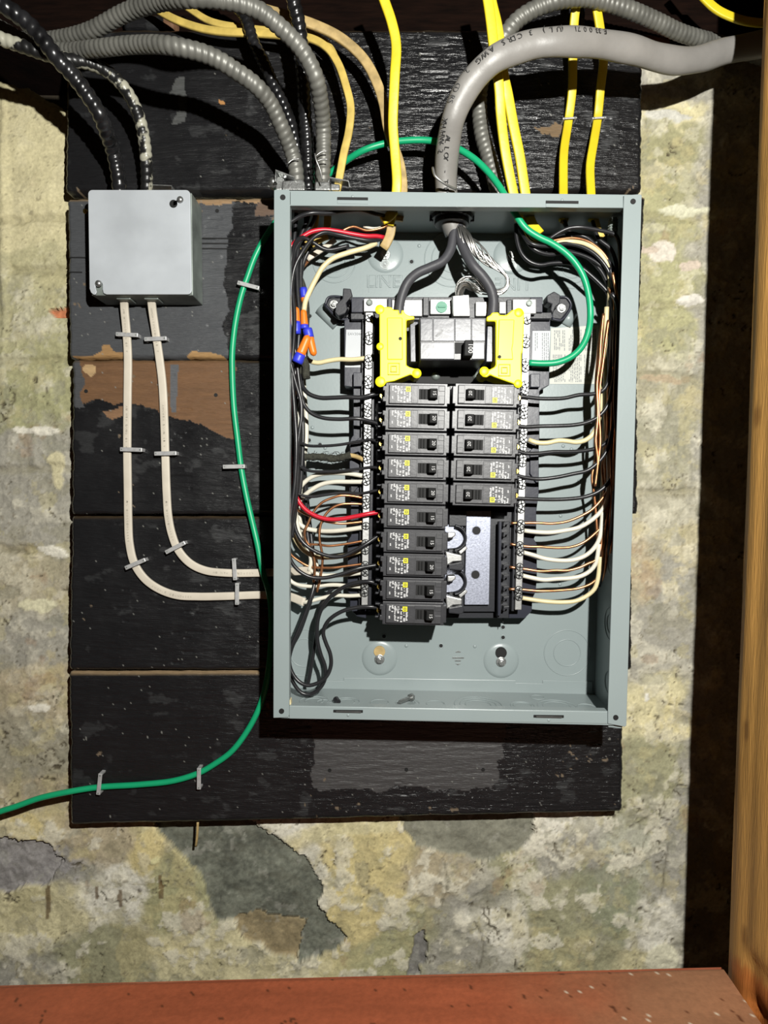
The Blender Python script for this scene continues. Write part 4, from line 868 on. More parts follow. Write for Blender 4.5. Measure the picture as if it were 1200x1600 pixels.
# clamp connectors
cn = empty('conduit_connector', U(470, 290, -.05), 'zinc clamp connector at the left end of the panel top', 'connector', 'zinc connectors on the panel top')
b = MB(); b.pp([(441, 282), (472, 279), (476, 284), (476, 297), (440, 297)], -.060, -.036); b.pp([(430, 272), (444, 268), (445, 296), (430, 298)], -.056, -.044); b.build('clamp_body', 'zinc', cn, bevel=.0015)
b = MB(); b.sweep([U(432, 286, -.06), U(433, 270, -.062), U(461, 281, -.062)], 1, prof=[(-.0006, -.006), (.0006, -.006), (.0006, .006), (-.0006, .006)]); b.build('clamp_strap', 'zinc', cn)
b = MB(); c = U(427, 284, -.055); b.dome((c.x, c.z), .0042, -.055, .004, 14, 4); b.disc((c.x, c.z), .0055, -.055, -.046, 8); b.build('clamp_screw', 'zinc', cn, smooth=True)
cn = empty('conduit_connector', U(510, 290, -.05), 'zinc clamp connector beside the green wire on the panel top', 'connector', 'zinc connectors on the panel top')
b = MB(); b.pp([(492, 283), (515, 283), (516, 297), (491, 297)], -.061, -.036); b.pp([(516, 286), (531, 287), (531, 297), (516, 297)], -.055, -.040); b.build('clamp_body', 'zinc', cn, bevel=.0015)
b = MB(); b.sweep([U(515, 286, -.055), U(516, 281.5, -.056), U(545, 287, -.056), U(547, 297, -.056)], 1, prof=[(-.0006, -.006), (.0006, -.006), (.0006, .006), (-.0006, .006)]); b.build('clamp_strap', 'zinc', cn)
b = MB(); b.sweep(crom([U(492, 240, -.082), U(494, 250, -.083), U(500, 265, -.08), U(504, 282, -.075)], .002), .0007, 6); o = b.build('bare_strip', 'alu', smooth=True); tag(o, 'thin bright metal strip sprung loose on the right grey conduit', 'metal strip')
for q, (pts) in enumerate(([(449, 256), (458, 249), (468, 248)], [(493, 244), (503, 237), (512, 236)], [(494, 252), (504, 249), (513, 249)])):
    b = MB(); b.sweep(crom([U(x, y, -.078 if q else -.072) for x, y in pts], .002), .0006, 6); o = b.build('bare_band', 'alu', smooth=True); tag(o, ['bright metal turn bared on the left grey conduit', 'upper bright metal turn bared on the right grey conduit', 'lower bright metal turn bared on the right grey conduit'][q], 'metal strip')

# ================================================================= SHEATHED CABLES
def lobe(w, t, lobes=2, n=20):      # flat cable section, soft conductors showing through
    out = []
    for k in range(n):
        a = 2 * pi * k / n; x = math.cos(a); z = math.sin(a)
        x = math.copysign(abs(x) ** .6, x); z = math.copysign(abs(z) ** .6, z)
        th = 1 - .16 * (1 - abs(math.cos(x * pi * lobes / 2))) if lobes == 2 else 1
        out.append((x * w / 2, z * t / 2 * th))
    return out
def cable(pts, w, t, m, label, group=None, name='cable', lobes=2, twist=None):
    P = path(pts, .003); b = MB(); b.sweep(P, 1.0, prof=lobe(w, t, lobes)); o = b.build(name, m, smooth=True); tag(o, label, 'cable', group); return o, P
GY_ = 'yellow cables entering the panel top'
cable([(590, -30, -.09), (600, 0), (612, 35), (619, 70), (617, 116, -.075), (615, 158), (614, 196), (617, 238, -.06), (620, 290), (616, 320, -.05), (608, 352, -.05)], .0102, .0056, 'yellow', 'bright yellow cable left of the thick grey one, crossing the green wire', GY_)
cable([(360, -14, -.05), (400, 10), (445, 24), (491, 39), (533, 60), (568, 92, -.04), (589, 130), (600, 165), (606, 200), (615, 228), (625, 259), (629, 298, -.045), (622, 345, -.045)], .0108, .0056, 'tan', 'dirty tan cable curving down beside the bright yellow one', GY_)
cable([(215, -6, -.02), (266, 27), (312, 44), (350, 50), (400, 52), (448, 56), (487, 61, -.04), (512, 76), (529, 101), (541, 136), (548, 168, -.05), (545, 206), (537, 241), (529, 285), (520, 330, -.05)], .0084, .0056, 'yellowold', 'aged yellow cable sweeping down to the left end of the panel top', GY_)
cable([(290, 10, -.012), (330, 34), (400, 46), (450, 50), (490, 56, -.025), (515, 74), (528, 101), (536, 125), (543, 150, -.04)], .0075, .005, 'yellowold', 'aged yellow cable half hidden behind its twin above the panel', GY_)
cable([(756, -30, -.10), (762, 0), (767, 35), (771, 70), (776, 105, -.085), (780, 140), (782, 175), (788, 228), (796, 273), (806, 320, -.055), (812, 345, -.05)], .0102, .0056, 'yellow', 'bright yellow cable, left one of the pair right of the thick grey cable', GY_)
cable([(762, -30, -.088), (768, 5), (776, 38), (781, 70), (786, 115, -.075), (793, 147), (802, 196), (812, 245), (820, 298), (828, 345, -.045)], .0106, .0056, 'yellow', 'bright yellow cable, right one of the pair right of the thick grey cable', GY_)
cable([(904, -30, -.055), (901, 0), (897, 35), (895, 88), (894, 140), (888, 189, -.006), (881, 238), (880, 298, -.03), (880, 345, -.045)], .0096, .0052, 'yellow', 'yellow cable stapled to the top board, left of the stapled two', GY_)
cable([(926, -30, -.055), (930, 0), (937, 42), (943, 90), (938, 140), (934, 182, -.006), (928, 220), (922, 259), (923, 298, -.03), (926, 345, -.045)], .0096, .0052, 'yellow', 'yellow cable stapled to the top board, right of the stapled two', GY_)
cable([(1070, -40, -.04), (1100, -3), (1120, 15), (1142, 26), (1170, 34), (1230, 38, -.04)], .0085, .0052, 'yellow', 'short run of yellow cable in the top right corner behind the stud')
GW = 'white cables from the junction box to the panel'
def wcable(pts, label):
    o, P = cable(pts, .0093, .0050, 'white', label, GW)
    b = MB()
    for k in range(4): text_on_path(b, 'AWG WITH GROUND 600 V', P, .015 + k * .11, .0032, .0026 + .0003, 0, .72)
    b.build('faint_print', mat_print, o)
mat_print = mat('faint_print', (.50, .46, .38), .7)
wcable([(194, 462, -.022), (194.5, 480), (198, 520, -.008), (200, 558, -.004), (199.5, 620), (199, 702), (200, 774), (200.5, 810), (202.5, 849), (210, 880), (226, 904), (248, 920), (276, 930), (308, 932), (350, 931.5), (407, 929.5, -.004), (428, 930, -.01), (452, 932, -.03), (476, 941, -.04)], 'white flat cable, lower and outer of the two bending into the panel')
wcable([(236, 462, -.022), (238, 482), (243, 517, -.008), (249, 558, -.004), (254, 600), (257, 660), (258.5, 710), (260.5, 770), (263, 806), (268.5, 834), (279, 860), (297, 880), (320, 891), (352, 895), (407, 895, -.004), (430, 894, -.01), (455, 893, -.03), (486, 891, -.04)], 'white flat cable, upper and inner of the two bending into the panel')
# the thick grey service cable
def svc():
    pts = [(1290, 40, -.035), (1200, 66, -.04), (1130, 80, -.04), (1095, 91, -.05), (1060, 95), (1025, 89), (990, 78, -.085), (948, 70), (913, 66), (867, 65, -.11), (832, 69), (800, 79), (771, 93, -.11), (743, 119), (722, 150), (708, 184, -.09), (701, 217), (697, 252), (697, 300, -.055), (704, 340, -.05), (712, 364, -.045)]
    P = path(pts, .003); n = 24; pr = []
    for k in range(n):
        a = 2 * pi * k / n; x, z = math.cos(a), math.sin(a); pr.append((x * (1 + .05 * math.cos(3 * a + .6)), z * .82 * (1 + .05 * math.cos(3 * a))))
    b = MB(); b.sweep(P, lambda t: .0133 - .0014 * smooth(.55, .9, np.array(t)).item() + .0004 * math.sin(t * 60), prof=pr); o = b.build('service_cable', 'greycable', smooth=True)
    tag(o, 'thick grey service cable arching from the right down into the panel top', 'cable')
    b = MB(); L = sum((P[i] - P[i - 1]).length for i in range(1, len(P)))
    dist = lambda px, py: min(((PROJ(np.array(p.x), np.array(p.y), np.array(p.z))[0] - px) ** 2 + (PROJ(np.array(p.x), np.array(p.y), np.array(p.z))[1] - py) ** 2, i) for i, p in enumerate(P))[1] * L / (len(P) - 1)
    text_on_path(b, 'E330071 (UL) 3 CDRS AWG', P, dist(945, 70), .0072, +.0006, -.0040, .78, rad=.0136)
    text_on_path(b, '2 CDRS XHHW-2', P, dist(744, 118), .0070, +.0006, -.0068, .78, rad=.0132)
    text_on_path(b, 'ALLOY - TYPE SER', P, dist(699, 205), .0070, +.0006, -.001, .78, rad=.0126)
    # lift text clear of the sheath: rebuilt slightly further out by the lift above
    b.build('black_lettering', 'blackprint', o)
    b = MB(); b.sweep(crom([U(676, 262, -.080), U(680, 275, -.084), U(695, 287, -.080), U(712, 296, -.068)], .002), .0013, 8); b.build('drain_wire', 'alu', o, smooth=True)
    # locknut and bushing inside the box
    c = U(706, 345, -.048); b = MB(); b.sweep([c + Vector((0, 0, .007)), c], lambda t: .0225, 24); b.sweep([c, c - Vector((0, 0, .005))], lambda t: .0185, 24)
    for k in range(6):
        a = k * pi / 3; b.box((c.x + .022 * math.cos(a) - .002, c.y + .022 * math.sin(a) - .002, c.z - .001), (c.x + .022 * math.cos(a) + .002, c.y + .022 * math.sin(a) + .002, c.z + .006))
    o = b.build('locknut', 'plastic', bevel=.0008); tag(o, 'black locknut around the service cable inside the panel top', 'locknut')
svc()
def wire(pts, r, m, label, group=None, name='wire', n=10, cat='wire'):
    P = path(pts, .003); b = MB(); b.sweep(P, r, n); o = b.build(name, m, smooth=True); return tag(o, label, cat, group)
# green grounding wire outside and inside
wire([(-60, 1290, -.012), (0, 1268, -.012), (25, 1260), (62, 1247), (108, 1237, -.008), (154, 1230, -.004), (217, 1226), (271, 1220), (310, 1208, -.004), (335, 1194), (362, 1174), (387, 1141, -.006), (406, 1103), (417, 1062), (423, 1010), (424, 960), (420, 925, -.013), (411, 895), (402, 849), (395, 819), (386, 780), (377, 732, -.004), (371, 684), (365.5, 636), (363, 585), (363, 550), (368, 504), (377, 462, -.004), (387, 432), (398, 402), (411, 377, -.006), (426, 354, -.006), (445, 330, -.010), (470, 312, -.012), (497, 290, -.010), (512, 274, -.012), (540, 252), (568, 235, -.035), (603, 224), (638, 219.5), (673, 220, -.04), (708, 229), (738, 246), (761, 267), (780, 291, -.06), (796, 318, -.065), (810, 342, -.070), (823, 358), (843, 371), (862, 380), (884, 395), (900, 412), (912, 433), (920, 462), (922.5, 490, -.065), (921, 510), (915, 531), (905, 547), (890, 559), (870, 566.5, -.050), (850, 568), (826, 567, -.046)], .0035, 'green', 'green insulated grounding wire snaking round the panel and into it', n=12, name='grounding_wire')
# ================================================================= SERVICE CONDUCTORS IN THE BOX
wire([(710, 352, -.05), (708, 370), (704, 390), (692, 408, -.055), (672, 418), (652, 427), (638, 440, -.06), (630, 456), (625, 475), (623, 500, -.06)], .0050, 'bigblack', 'thick black conductor curving left to the left yellow cover', 'thick black service conductors', 'service_conductor', 14)
wire([(716, 352, -.05), (719, 372), (727, 394), (739, 415, -.062), (755, 433), (766, 450), (771, 468), (769, 500, -.062)], .0054, 'bigblack', 'thick black conductor running right to the right yellow cover', 'thick black service conductors', 'service_conductor', 14)
def strands():
    b = MB(); base = [(716, 356, -.055), (724, 366), (737, 380, -.06), (752, 398), (768, 412), (784, 424, -.058), (793, 436), (792, 448), (782, 456, -.052), (766, 456), (748, 448, -.048), (732, 442), (722, 446, -.055), (719, 456), (720, 468, -.062)]
    P = path(base, .002); n = len(P); rr = random.Random(5)
    for k in range(15):
        a0 = rr.uniform(0, 6.28); rad = rr.uniform(.0010, .0052); tw = rr.uniform(1.5, 2.6); Q = []
        for i, p in enumerate(P):
            t = (P[min(i + 1, n - 1)] - P[max(i - 1, 0)]).normalized(); q = t.cross(Vector((0, 1, 0))); q = q.normalized() if q.length > .1 else Vector((1, 0, 0)); w = t.cross(q); a = a0 + tw * i / n * 6.28
            e = rad * (.75 + .5 * math.sin(3.1 * i / n * pi)); Q.append(p + q * math.cos(a) * e * 1.15 + w * math.sin(a) * e * .7)
        b.sweep(Q, .00085, 6)
    o = b.build('neutral_conductor', 'strand', smooth=True); tag(o, 'looped bundle of bare aluminium strands running to the bright neutral lug', 'wire')
strands()

# ================================================================= BRANCH WIRES, LEFT SIDE
GB = 'black wires to the left breakers'; GN = 'white wires to the left neutral bar'; GC = 'bare copper wires to the left neutral bar'
BKW = 'blackwire'; rw = .0021
def B(pts, lab, g=GB, r=rw): return wire(pts, r, BKW, lab, g)
B([(465, 372, -.03), (462, 400, -.04), (466, 450), (469, 500), (466, 540), (467, 575), (472, 602), (482, 615, -.055), (500, 621.5), (520, 621.5), (542, 620.5), (565, 621), (580, 617, -.058), (594, 614, -.055)], 'black wire to the topmost left breaker, level run beside the tray', r=.0024)
B([(605, 372, -.035), (581, 376, -.045), (553, 372), (526, 366), (507, 363, -.06), (493, 369), (482, 380), (470, 398, -.065), (461, 416), (456, 440), (455, 480), (457, 520), (463, 560), (468, 600, -.06), (475, 632), (487, 646), (505, 653), (530, 655), (560, 654, -.062), (578, 658), (594, 663, -.055)], 'black wire that swoops down to the second left breaker')
B([(545, 384, -.045), (510, 390), (488, 378, -.055), (473, 371), (463, 377), (457, 395, -.07), (453, 425), (451, 470), (450.5, 520), (453, 560), (461, 595), (470, 627), (471, 650), (466, 690), (465, 740, -.07), (463, 775), (458, 805), (452, 845, -.065), (453, 872), (465, 890), (485, 901.5), (505, 903), (530, 898), (560, 888, -.06), (575, 885), (594, 882, -.055)], 'long black wire running down the left edge to the eighth left breaker')
B([(452, 349, -.088), (467, 339), (485, 333, -.09), (513, 333), (539, 329), (566, 328), (586, 334), (600, 337, -.06)], 'grey lit black wire arched just under the panel top rail', None)
B([(466, 690, -.045), (480, 696), (500, 697), (530, 695, -.05), (560, 690), (580, 687), (596, 693, -.055)], 'thin black wire to the third left breaker', r=.0016)
B([(463, 722, -.045), (472, 731), (485, 736), (505, 737), (530, 736, -.05), (560, 733), (580, 730), (596, 732, -.055)], 'thin black wire to the fourth left breaker', r=.0016)
B([(463, 770, -.05), (475, 775), (490, 776), (510, 773), (535, 770, -.05), (565, 771), (580, 768), (596, 764, -.055)], 'thin black wire to the fifth left breaker', r=.0016)
B([(459, 780, -.06), (459, 810), (463, 830), (474, 848), (492, 861), (515, 869), (535, 869), (553, 861), (572, 850, -.06), (594, 835, -.055)], 'black wire dipping deep before the seventh left breaker')
# the big loops at lower left
B([(470, 690, -.04), (477, 760, -.03), (480, 830, -.03), (488, 880, -.035), (492, 905), (487, 930, -.045), (478, 956), (466, 985), (454, 1015, -.05), (452, 1035), (456, 1050), (466, 1064), (480, 1071, -.055), (497, 1067), (510, 1057), (517, 1040), (516, 1022), (509, 1004), (505, 988, -.055), (513, 970), (535, 955), (560, 949), (580, 948, -.058), (596, 950, -.055)], 'black wire making the widest bottom loop before the lowest left breaker', r=.0022)
B([(473, 700, -.03), (482, 800, -.025), (490, 870, -.03), (494, 905), (489, 928, -.04), (480, 955), (468, 988), (456, 1012, -.045), (451, 1040), (458, 1066), (472, 1083), (484, 1085, -.045), (499, 1076), (508, 1060), (508, 1042), (501, 1022), (496, 1000), (497, 967, -.05), (506, 945), (520, 929), (542, 915), (560, 910), (580, 909, -.058), (596, 916, -.055)], 'black wire looping along the bottom, then up to the ninth left breaker', r=.0022)
B([(481, 1070, -.03), (485, 1050), (490, 1020, -.03), (495, 985), (499, 955), (507, 935), (520, 920), (540, 914, -.035)], 'straight rising part of black wire crossing the bottom loop', None, r=.0020)
# more black wires packed at the left edge
packs = [([(475, 300, -.04), (478, 345), (474, 380), (470, 420), (471, 470), (474, 520), (470, 570), (467, 620), (473, 660), (472, 720, -.04), (468, 770), (462, 800)], 'black wire dropping from the connector, right side of the bundle'),
         ([(484, 300, -.05), (481, 340), (468, 375), (464, 410), (465, 455), (468, 500), (464, 560), (458, 610), (455, 660), (460, 720, -.06), (462, 790), (456, 840)], 'black wire in the middle of the left bundle'),
         ([(500, 300, -.05), (490, 345), (472, 372), (460, 395), (456, 440), (460, 490), (459, 530), (456, 580), (460, 640), (463, 690, -.075), (461, 750), (455, 800), (450, 850)], 'black wire on the outer face of the left bundle'),
         ([(465, 300, -.05), (462, 350), (458, 400), (461, 440), (472, 490), (478, 540), (474, 580), (462, 640), (458, 700), (457, 760), (452, 830)], 'black wire nearest the left rail'),
         ([(560, 388, -.03), (520, 392), (490, 385), (478, 400), (470, 435), (473, 480), (466, 530), (470, 580), (466, 650), (464, 700), (466, 780)], 'black wire bending in from the tan cable and down')]
for p, l in packs: B(p, l, 'black wires bundled at the left rail', .0023)
wire([(440, 350, -.03), (445, 400, -.04), (470, 440, -.03), (478, 480, -.03), (477, 520)], .0040, 'fuzzy', 'thick old cloth covered wire behind the bundle near the top', None)
wire([(600, 371, -.04), (588, 369), (573, 369), (553, 366), (526, 361), (504, 359, -.055), (487, 362), (471, 371), (458, 382, -.06), (449, 394), (446, 420), (446, 520), (448, 600, -.06), (452, 645), (455, 690), (456, 730, -.05), (459, 765), (466, 782), (476, 795), (491, 805), (510, 811), (532, 811), (555, 807), (575, 803, -.058), (594, 800, -.055)], .0024, 'redwire', 'red wire from the top left entry down to the sixth left breaker')
# whites
wire([(588, 380, -.04), (572, 387), (544, 395), (520, 404, -.05), (504, 418), (493, 437), (484, 455), (477, 472), (475, 486, -.055)], .0028, 'cream', 'cream wire sweeping from the tan cable down to a wire connector', GN)
wire([(470, 540, -.03), (477, 556), (484, 564, -.04), (497, 567), (512, 564), (530, 561.5), (550, 562), (570, 560, -.046)], .0026, 'cream', 'cream wire to the uppermost terminal of the left bar', GN)
wire([(458, 782, -.035), (470, 760), (486, 746), (505, 740, -.04), (525, 739), (545, 740), (570, 744, -.046)], .0025, 'whitewire', 'white wire arching under the fourth left breaker, upper of two', GN)
wire([(460, 795, -.035), (472, 778), (486, 766), (502, 757, -.04), (522, 753), (545, 753), (570, 753, -.046)], .0025, 'whitewire', 'white wire arching to the left bar, lower of two', GN)
wire([(462, 805, -.035), (467, 817), (477, 825), (495, 829, -.035), (515, 830), (540, 828), (568, 824, -.046)], .0026, 'whitewire', 'white wire sagging just below the red one', GN)
wire([(452, 800, -.05), (455, 825), (460, 840), (468, 853), (480, 864, -.04), (496, 870.5), (515, 871), (535, 869), (567, 860, -.046)], .0025, 'cream', 'cream yellow wire sagging behind the deep black one', GN)
wire([(484, 890, -.04), (493, 896), (505, 899), (520, 899, -.04), (541, 898), (567, 895, -.046)], .0023, 'whitewire', 'white wire leaving the upper white cable to the left bar', GN)
wire([(449, 902, -.04), (457, 910), (468, 914.5), (487, 916, -.04), (507, 914.5), (527, 914), (547, 916), (567, 917, -.046)], .0022, 'whitewire', 'white wire level with the ninth left breaker', GN)
wire([(474, 942, -.04), (482, 940), (490, 938), (507, 933.5, -.04), (523, 930.5), (547, 931), (567, 930, -.046)], .0022, 'whitewire', 'white wire leaving the lower white cable to the left bar', GN)
for k, (p, l, m) in enumerate(([([(474, 500, -.02), (475, 600, -.03), (478, 640), (479, 680), (476, 715), (470, 760, -.03), (468, 790)], 'white wire running down the right side of the left bundle, upper stretch', 'whitewire'), ([(464, 610, -.03), (467, 650), (463, 700), (461, 760, -.04), (463, 810), (470, 840), (480, 855), (486, 875, -.04), (483, 892)], 'white wire behind the black ones, ending by the upper white cable', 'whitewire'),
      ([(470, 640, -.03), (474, 670), (474, 700), (470, 730), (465, 780, -.03), (469, 815), (478, 842), (487, 858), (494, 880), (495, 905, -.03), (490, 925)], 'white wire inside the bundle reaching the lower bend', 'whitewire')])):
    wire(p, .0024, m, l, GN)
# coppers
def CU(pts, lab, g=GC, r=.0014): return wire(pts, r, 'copper', lab, g, n=8)
CU([(490, 910, -.045), (492, 880), (486, 858), (477, 842), (476, 831, -.05), (481, 819), (487, 805), (495, 793), (505, 784), (519, 778), (533, 774, -.05), (550, 775), (568, 778, -.046)], 'bare copper wire curling up to the left bar, outer of two')
CU([(495, 925, -.045), (500, 905), (503, 887), (504, 869), (501, 853), (499, 838, -.05), (500, 825), (504, 812), (512, 800), (522, 792), (533, 788, -.05), (550, 787), (568, 788, -.046)], 'bare copper wire curling up to the left bar, inner of two')
CU([(462, 795, -.04), (475, 802), (492, 809), (510, 815, -.05), (535, 818), (568, 815, -.046)], 'bare copper wire just under the red wire')
CU([(468, 848, -.04), (483, 850.5), (499, 851), (513, 853, -.045), (533, 851), (549, 848.5), (568, 845, -.046)], 'bare copper wire crossing to the left bar at the seventh breaker')
CU([(448, 855, -.045), (456, 868), (468, 877), (483, 885, -.04), (500, 887), (520, 887, -.045), (545, 884), (568, 881, -.046)], 'bare copper wire crossing to the left bar at the eighth breaker')
CU([(483, 405, -.02), (476, 412), (470, 418), (464, 430, -.03), (462, 470), (461, 560, -.03), (462, 650), (460, 740), (455, 800, -.04), (449, 850)], 'bare copper wire running the height of the left bundle')
CU([(487, 402, -.02), (477, 414), (468, 424), (463, 450, -.03)], 'short bare copper end by the yellow sheath at top left')
# cloth-covered cable with frayed end
def fuzz():
    P = path([(460, 712, -.03), (475, 714), (500, 714), (525, 716.5), (540, 713, -.04), (548, 711)], .002); b = MB(); b.sweep(P, lambda t: .0040 + .0007 * math.sin(t * 23) * math.sin(t * 61), 12); o = b.build('taped_cable', 'fuzzy', smooth=True)
    tag(o, 'thick ragged black taped cable ending at the left tray', 'cable')
    b = MB(); b.sweep(path([(544, 711, -.04), (555, 713), (563, 716), (569, 719, -.046)], .002), .0026, 8); b.build('bared_end', 'tan', o, smooth=True)
    b = MB(); rr = random.Random(4)
    for k in range(26):
        x = rr.uniform(478, 540); y = 712 + rr.uniform(-3, 5); s = -1 if rr.random() < .6 else 1; b.sweep(crom([U(x, y, -.035), U(x + rr.uniform(-3, 3), y + s * rr.uniform(2, 5), -.036), U(x + rr.uniform(-5, 6), y + s * rr.uniform(2, 6), -.036)], .002), .0003, 4)
    b.sweep(crom([U(519, 710, -.036), U(523, 706, -.036), U(528, 706, -.036), U(531, 709, -.036)], .002), .0004, 5); b.build('frayed_fibres', 'bristle', o)['kind'] = 'stuff'
fuzz()
# sheath ends at the top left, above the bundle
def stub(pts, w, t, m, label): return cable(pts, w, t, m, label, 'torn sheath ends inside the panel top')[0]
stub([(494, 325, -.05), (493, 345), (489, 365, -.04), (480, 380), (473, 392)], .007, .004, 'yellowold', 'torn yellow sheath strip at the far top left')
stub([(512, 325, -.045), (512, 342, -.042), (511, 356)], .008, .004, 'yellowold', 'short square cut yellow sheath end')
stub([(512, 368, -.035), (504, 371), (495, 376), (486, 382)], .0085, .0045, 'yellowold', 'yellow sheath end slanting into the left bundle')
stub([(524, 374, -.03), (510, 385), (495, 395, -.025), (480, 405)], .006, .004, 'white', 'pale paper wrapped sheath slanting into the bundle')
stub([(616, 330, -.055), (606, 340), (597, 344, -.06)], .010, .005, 'yellow', 'bright yellow sheath end folded under the panel top')
stub([(612, 350, -.045), (610, 365), (605, 378), (599, 388, -.04)], .010, .005, 'tan', 'tan sheath end above the upper left mounting screw')
CU([(608, 346, -.05), (603, 353), (590, 358), (572, 360), (552, 354, -.05), (540, 358), (532, 363)], 'bare copper wire leaving the folded yellow sheath', None)
wire([(606, 345, -.048), (598, 354), (585, 357), (568, 354, -.045)], .0014, 'whitewire', 'short white wire beside the folded yellow sheath')

# wire connectors
def nut(tip, skirt_end, r0, label, y=-.06, blue=.38):
    a, e = U(*tip, y), U(*skirt_end, y); m = a.lerp(e, 1 - blue); t = empty('wire_nut', e, label, 'wire connector', 'orange and blue wire connectors')
    b = MB(); pts = [a, a.lerp(m, .06), a.lerp(m, .25), m]
    b.sweep([a.lerp(m, k / 10) for k in range(11)], lambda q: r0 * (.35 + .65 * min(1, q / .14) ** .5) * (.78 + .22 * q), 14); b.build('shell', 'orange', t, smooth=True)
    b = MB(); b.sweep([m.lerp(e, k / 4) for k in range(5)], lambda q: r0 * (1.05 + .12 * q - (.5 * (q - .8) if q > .8 else 0)), 14); b.build('skirt', 'blue', t, smooth=True)
nut((491, 556), (480, 514), .0046, 'orange wire connector pointing down right, blue skirt up', -.066, .34)
nut((482, 524), (464, 567), .0052, 'orange wire connector leaning left with its blue skirt down', -.072, .32)
nut((474, 483), (476, 514), .0042, 'narrow orange wire connector above the crossed pair', -.055, .2)
nut((463, 480), (463.5, 522), .0040, 'orange and blue wire connector deep between black wires', -.060, .46)
nut((476, 476), (474, 450), .0036, 'small wire connector showing mostly its blue skirt, highest of them', -.045, .6)
wire([(473, 560, -.055), (478, 572), (478, 585), (479, 592, -.055)], .0042, 'fuzzy', 'dark taped splice hanging below the wire connectors', None, 'taped_splice', cat='splice')
wire([(465, 565, -.05), (467, 580), (466, 590, -.05)], .0038, 'fuzzy', 'dark taped lump left of the hanging splice', None, 'taped_splice', cat='splice')
b = MB(); rr = random.Random(8)
for k in range(7):
    x = 484 + rr.uniform(0, 5); y = 446 + rr.uniform(0, 14); b.sweep([U(x, y, -.02), U(x + rr.uniform(2, 4), y - rr.uniform(0, 3), -.022)], .0004, 4)
o = b.build('frayed_fibre', 'bristle'); tag(o, 'few dark frayed fibres beside the cream wire', 'fibre')

# ================================================================= BRANCH WIRES, RIGHT SIDE
GR = 'black wires to the right breakers'; GRN = 'white wires to the right bar'; GRC = 'bare copper wires to the right bar'
def topbend(x, y, yy): return [(x, y, yy)]
B([(804, 618, -.055), (820, 620), (840, 622.5, -.055), (862, 623), (882, 622), (905, 617), (927, 615.5), (941, 611), (948, 602, -.058), (952, 585), (955, 550), (957, 500, -.055), (954, 460), (940, 425), (915, 400), (880, 385), (845, 378, -.045), (815, 360)], 'black wire to the topmost right breaker', GR)
B([(804, 664, -.055), (820, 667), (845, 666, -.055), (870, 665.5), (897, 664), (917, 660), (935, 651), (949, 634, -.06), (957, 600), (961, 550), (962, 480, -.06), (955, 430), (940, 400), (915, 385), (880, 378), (840, 372, -.045), (812, 352)], 'black wire to the second right breaker', GR)
B([(803, 702, -.055), (820, 708), (840, 708.5, -.055), (865, 706), (890, 706), (915, 704), (935, 699), (950, 688, -.055), (955, 660), (960, 600), (965, 520, -.05), (962, 450), (948, 408), (925, 385), (895, 372), (880, 345, -.045)], 'black wire to the third right breaker', GR)
B([(802, 741, -.055), (820, 746), (842, 748.5, -.055), (868, 746), (895, 740.5), (918, 735), (935, 722), (948, 704, -.06), (955, 680), (961, 620), (967, 540), (967, 470, -.06), (958, 420), (940, 395), (918, 372), (890, 362), (882, 345, -.045)], 'black wire to the fourth right breaker', GR)
B([(801, 778, -.055), (825, 779.5), (860, 780.5, -.055), (890, 779.5), (915, 776), (935, 768), (950, 755), (958, 738, -.06), (961, 700), (965, 600), (970, 500, -.055), (966, 430), (955, 390), (935, 372), (926, 345, -.045)], 'black wire to the fifth right breaker', GR)
B([(857, 374, -.06), (866, 368), (876, 362), (889, 356.5), (907, 355, -.068), (927, 358), (947, 362), (960, 366), (966, 375), (969, 395, -.065), (969, 450), (968, 540), (966, 640)], 'black wire in the highest arch at the upper right corner', None)
B([(806, 350, -.05), (808, 375), (815, 396), (828, 409), (845, 414), (860, 411.5), (878, 410.5), (893, 412, -.05), (908, 418), (923, 430), (938, 444), (950, 458), (955, 480, -.05), (955, 540), (958, 620)], 'black wire lowest of the arches at the upper right', None)
rr = random.Random(21)
for k in range(9):
    dx = rr.uniform(-6, 6); o1 = k * 3.2; y0 = -.03 - .006 * (k % 5)
    pts = [(812 + dx, 345 + k, -.05), (832 + dx, 372 + o1 * .6, y0 - .01), (858, 372 + o1), (885, 368 + o1), (912, 374 + o1), (935, 392 + o1 * .8), (950 + (k % 3) * 4, 425 + o1 * .5), (958 + (k % 4) * 3.5, 480), (957 + (k % 5) * 2.5, 560), (955 + (k % 4) * 4, 640), (953 + (k % 5) * 3, 720 - k * 8, y0)]
    B(pts, ['black wire of the upper right arch, ' + q for q in ('uppermost layer by the top rail', 'just under the uppermost', 'third layer down', 'crossing behind the cream one', 'under the cream one', 'close to the knockout rings', 'second lowest of the packed layers', 'lowest packed layer', 'deepest, against the side wall')][k], 'black wires bundled at the right rail', .0021)
wire([(832, 385, -.05), (850, 382), (870, 379), (893, 377.5, -.062), (913, 381), (929, 389), (942, 402), (950, 419), (953, 437), (952.5, 458, -.055), (950, 500, -.025), (946, 560), (946, 620), (944, 700), (941, 770, -.025), (938, 800)], .0024, 'cream', 'cream wire bright in the upper right arch', GRN)
wire([(826, 687, -.047), (838, 691.5), (855, 692, -.05), (872, 688.5), (885, 689), (900, 691), (913, 688.5), (925, 680), (933, 665), (937, 645), (938, 620), (936, 595), (939, 575, -.055), (945, 540), (948, 480)], .0026, 'cream', 'pale yellow wire waving to the right bar at the third breaker', GRN)
def W(pts, lab, m='whitewire', r=.0024): return wire(pts, r, m, lab, GRN)
W([(818, 829, -.047), (835, 831), (858, 832, -.05), (882, 829), (905, 824), (924, 813), (938, 800), (946, 788, -.055), (951, 760), (950, 700)], 'white wire to the right bar, first below the fifth breaker')
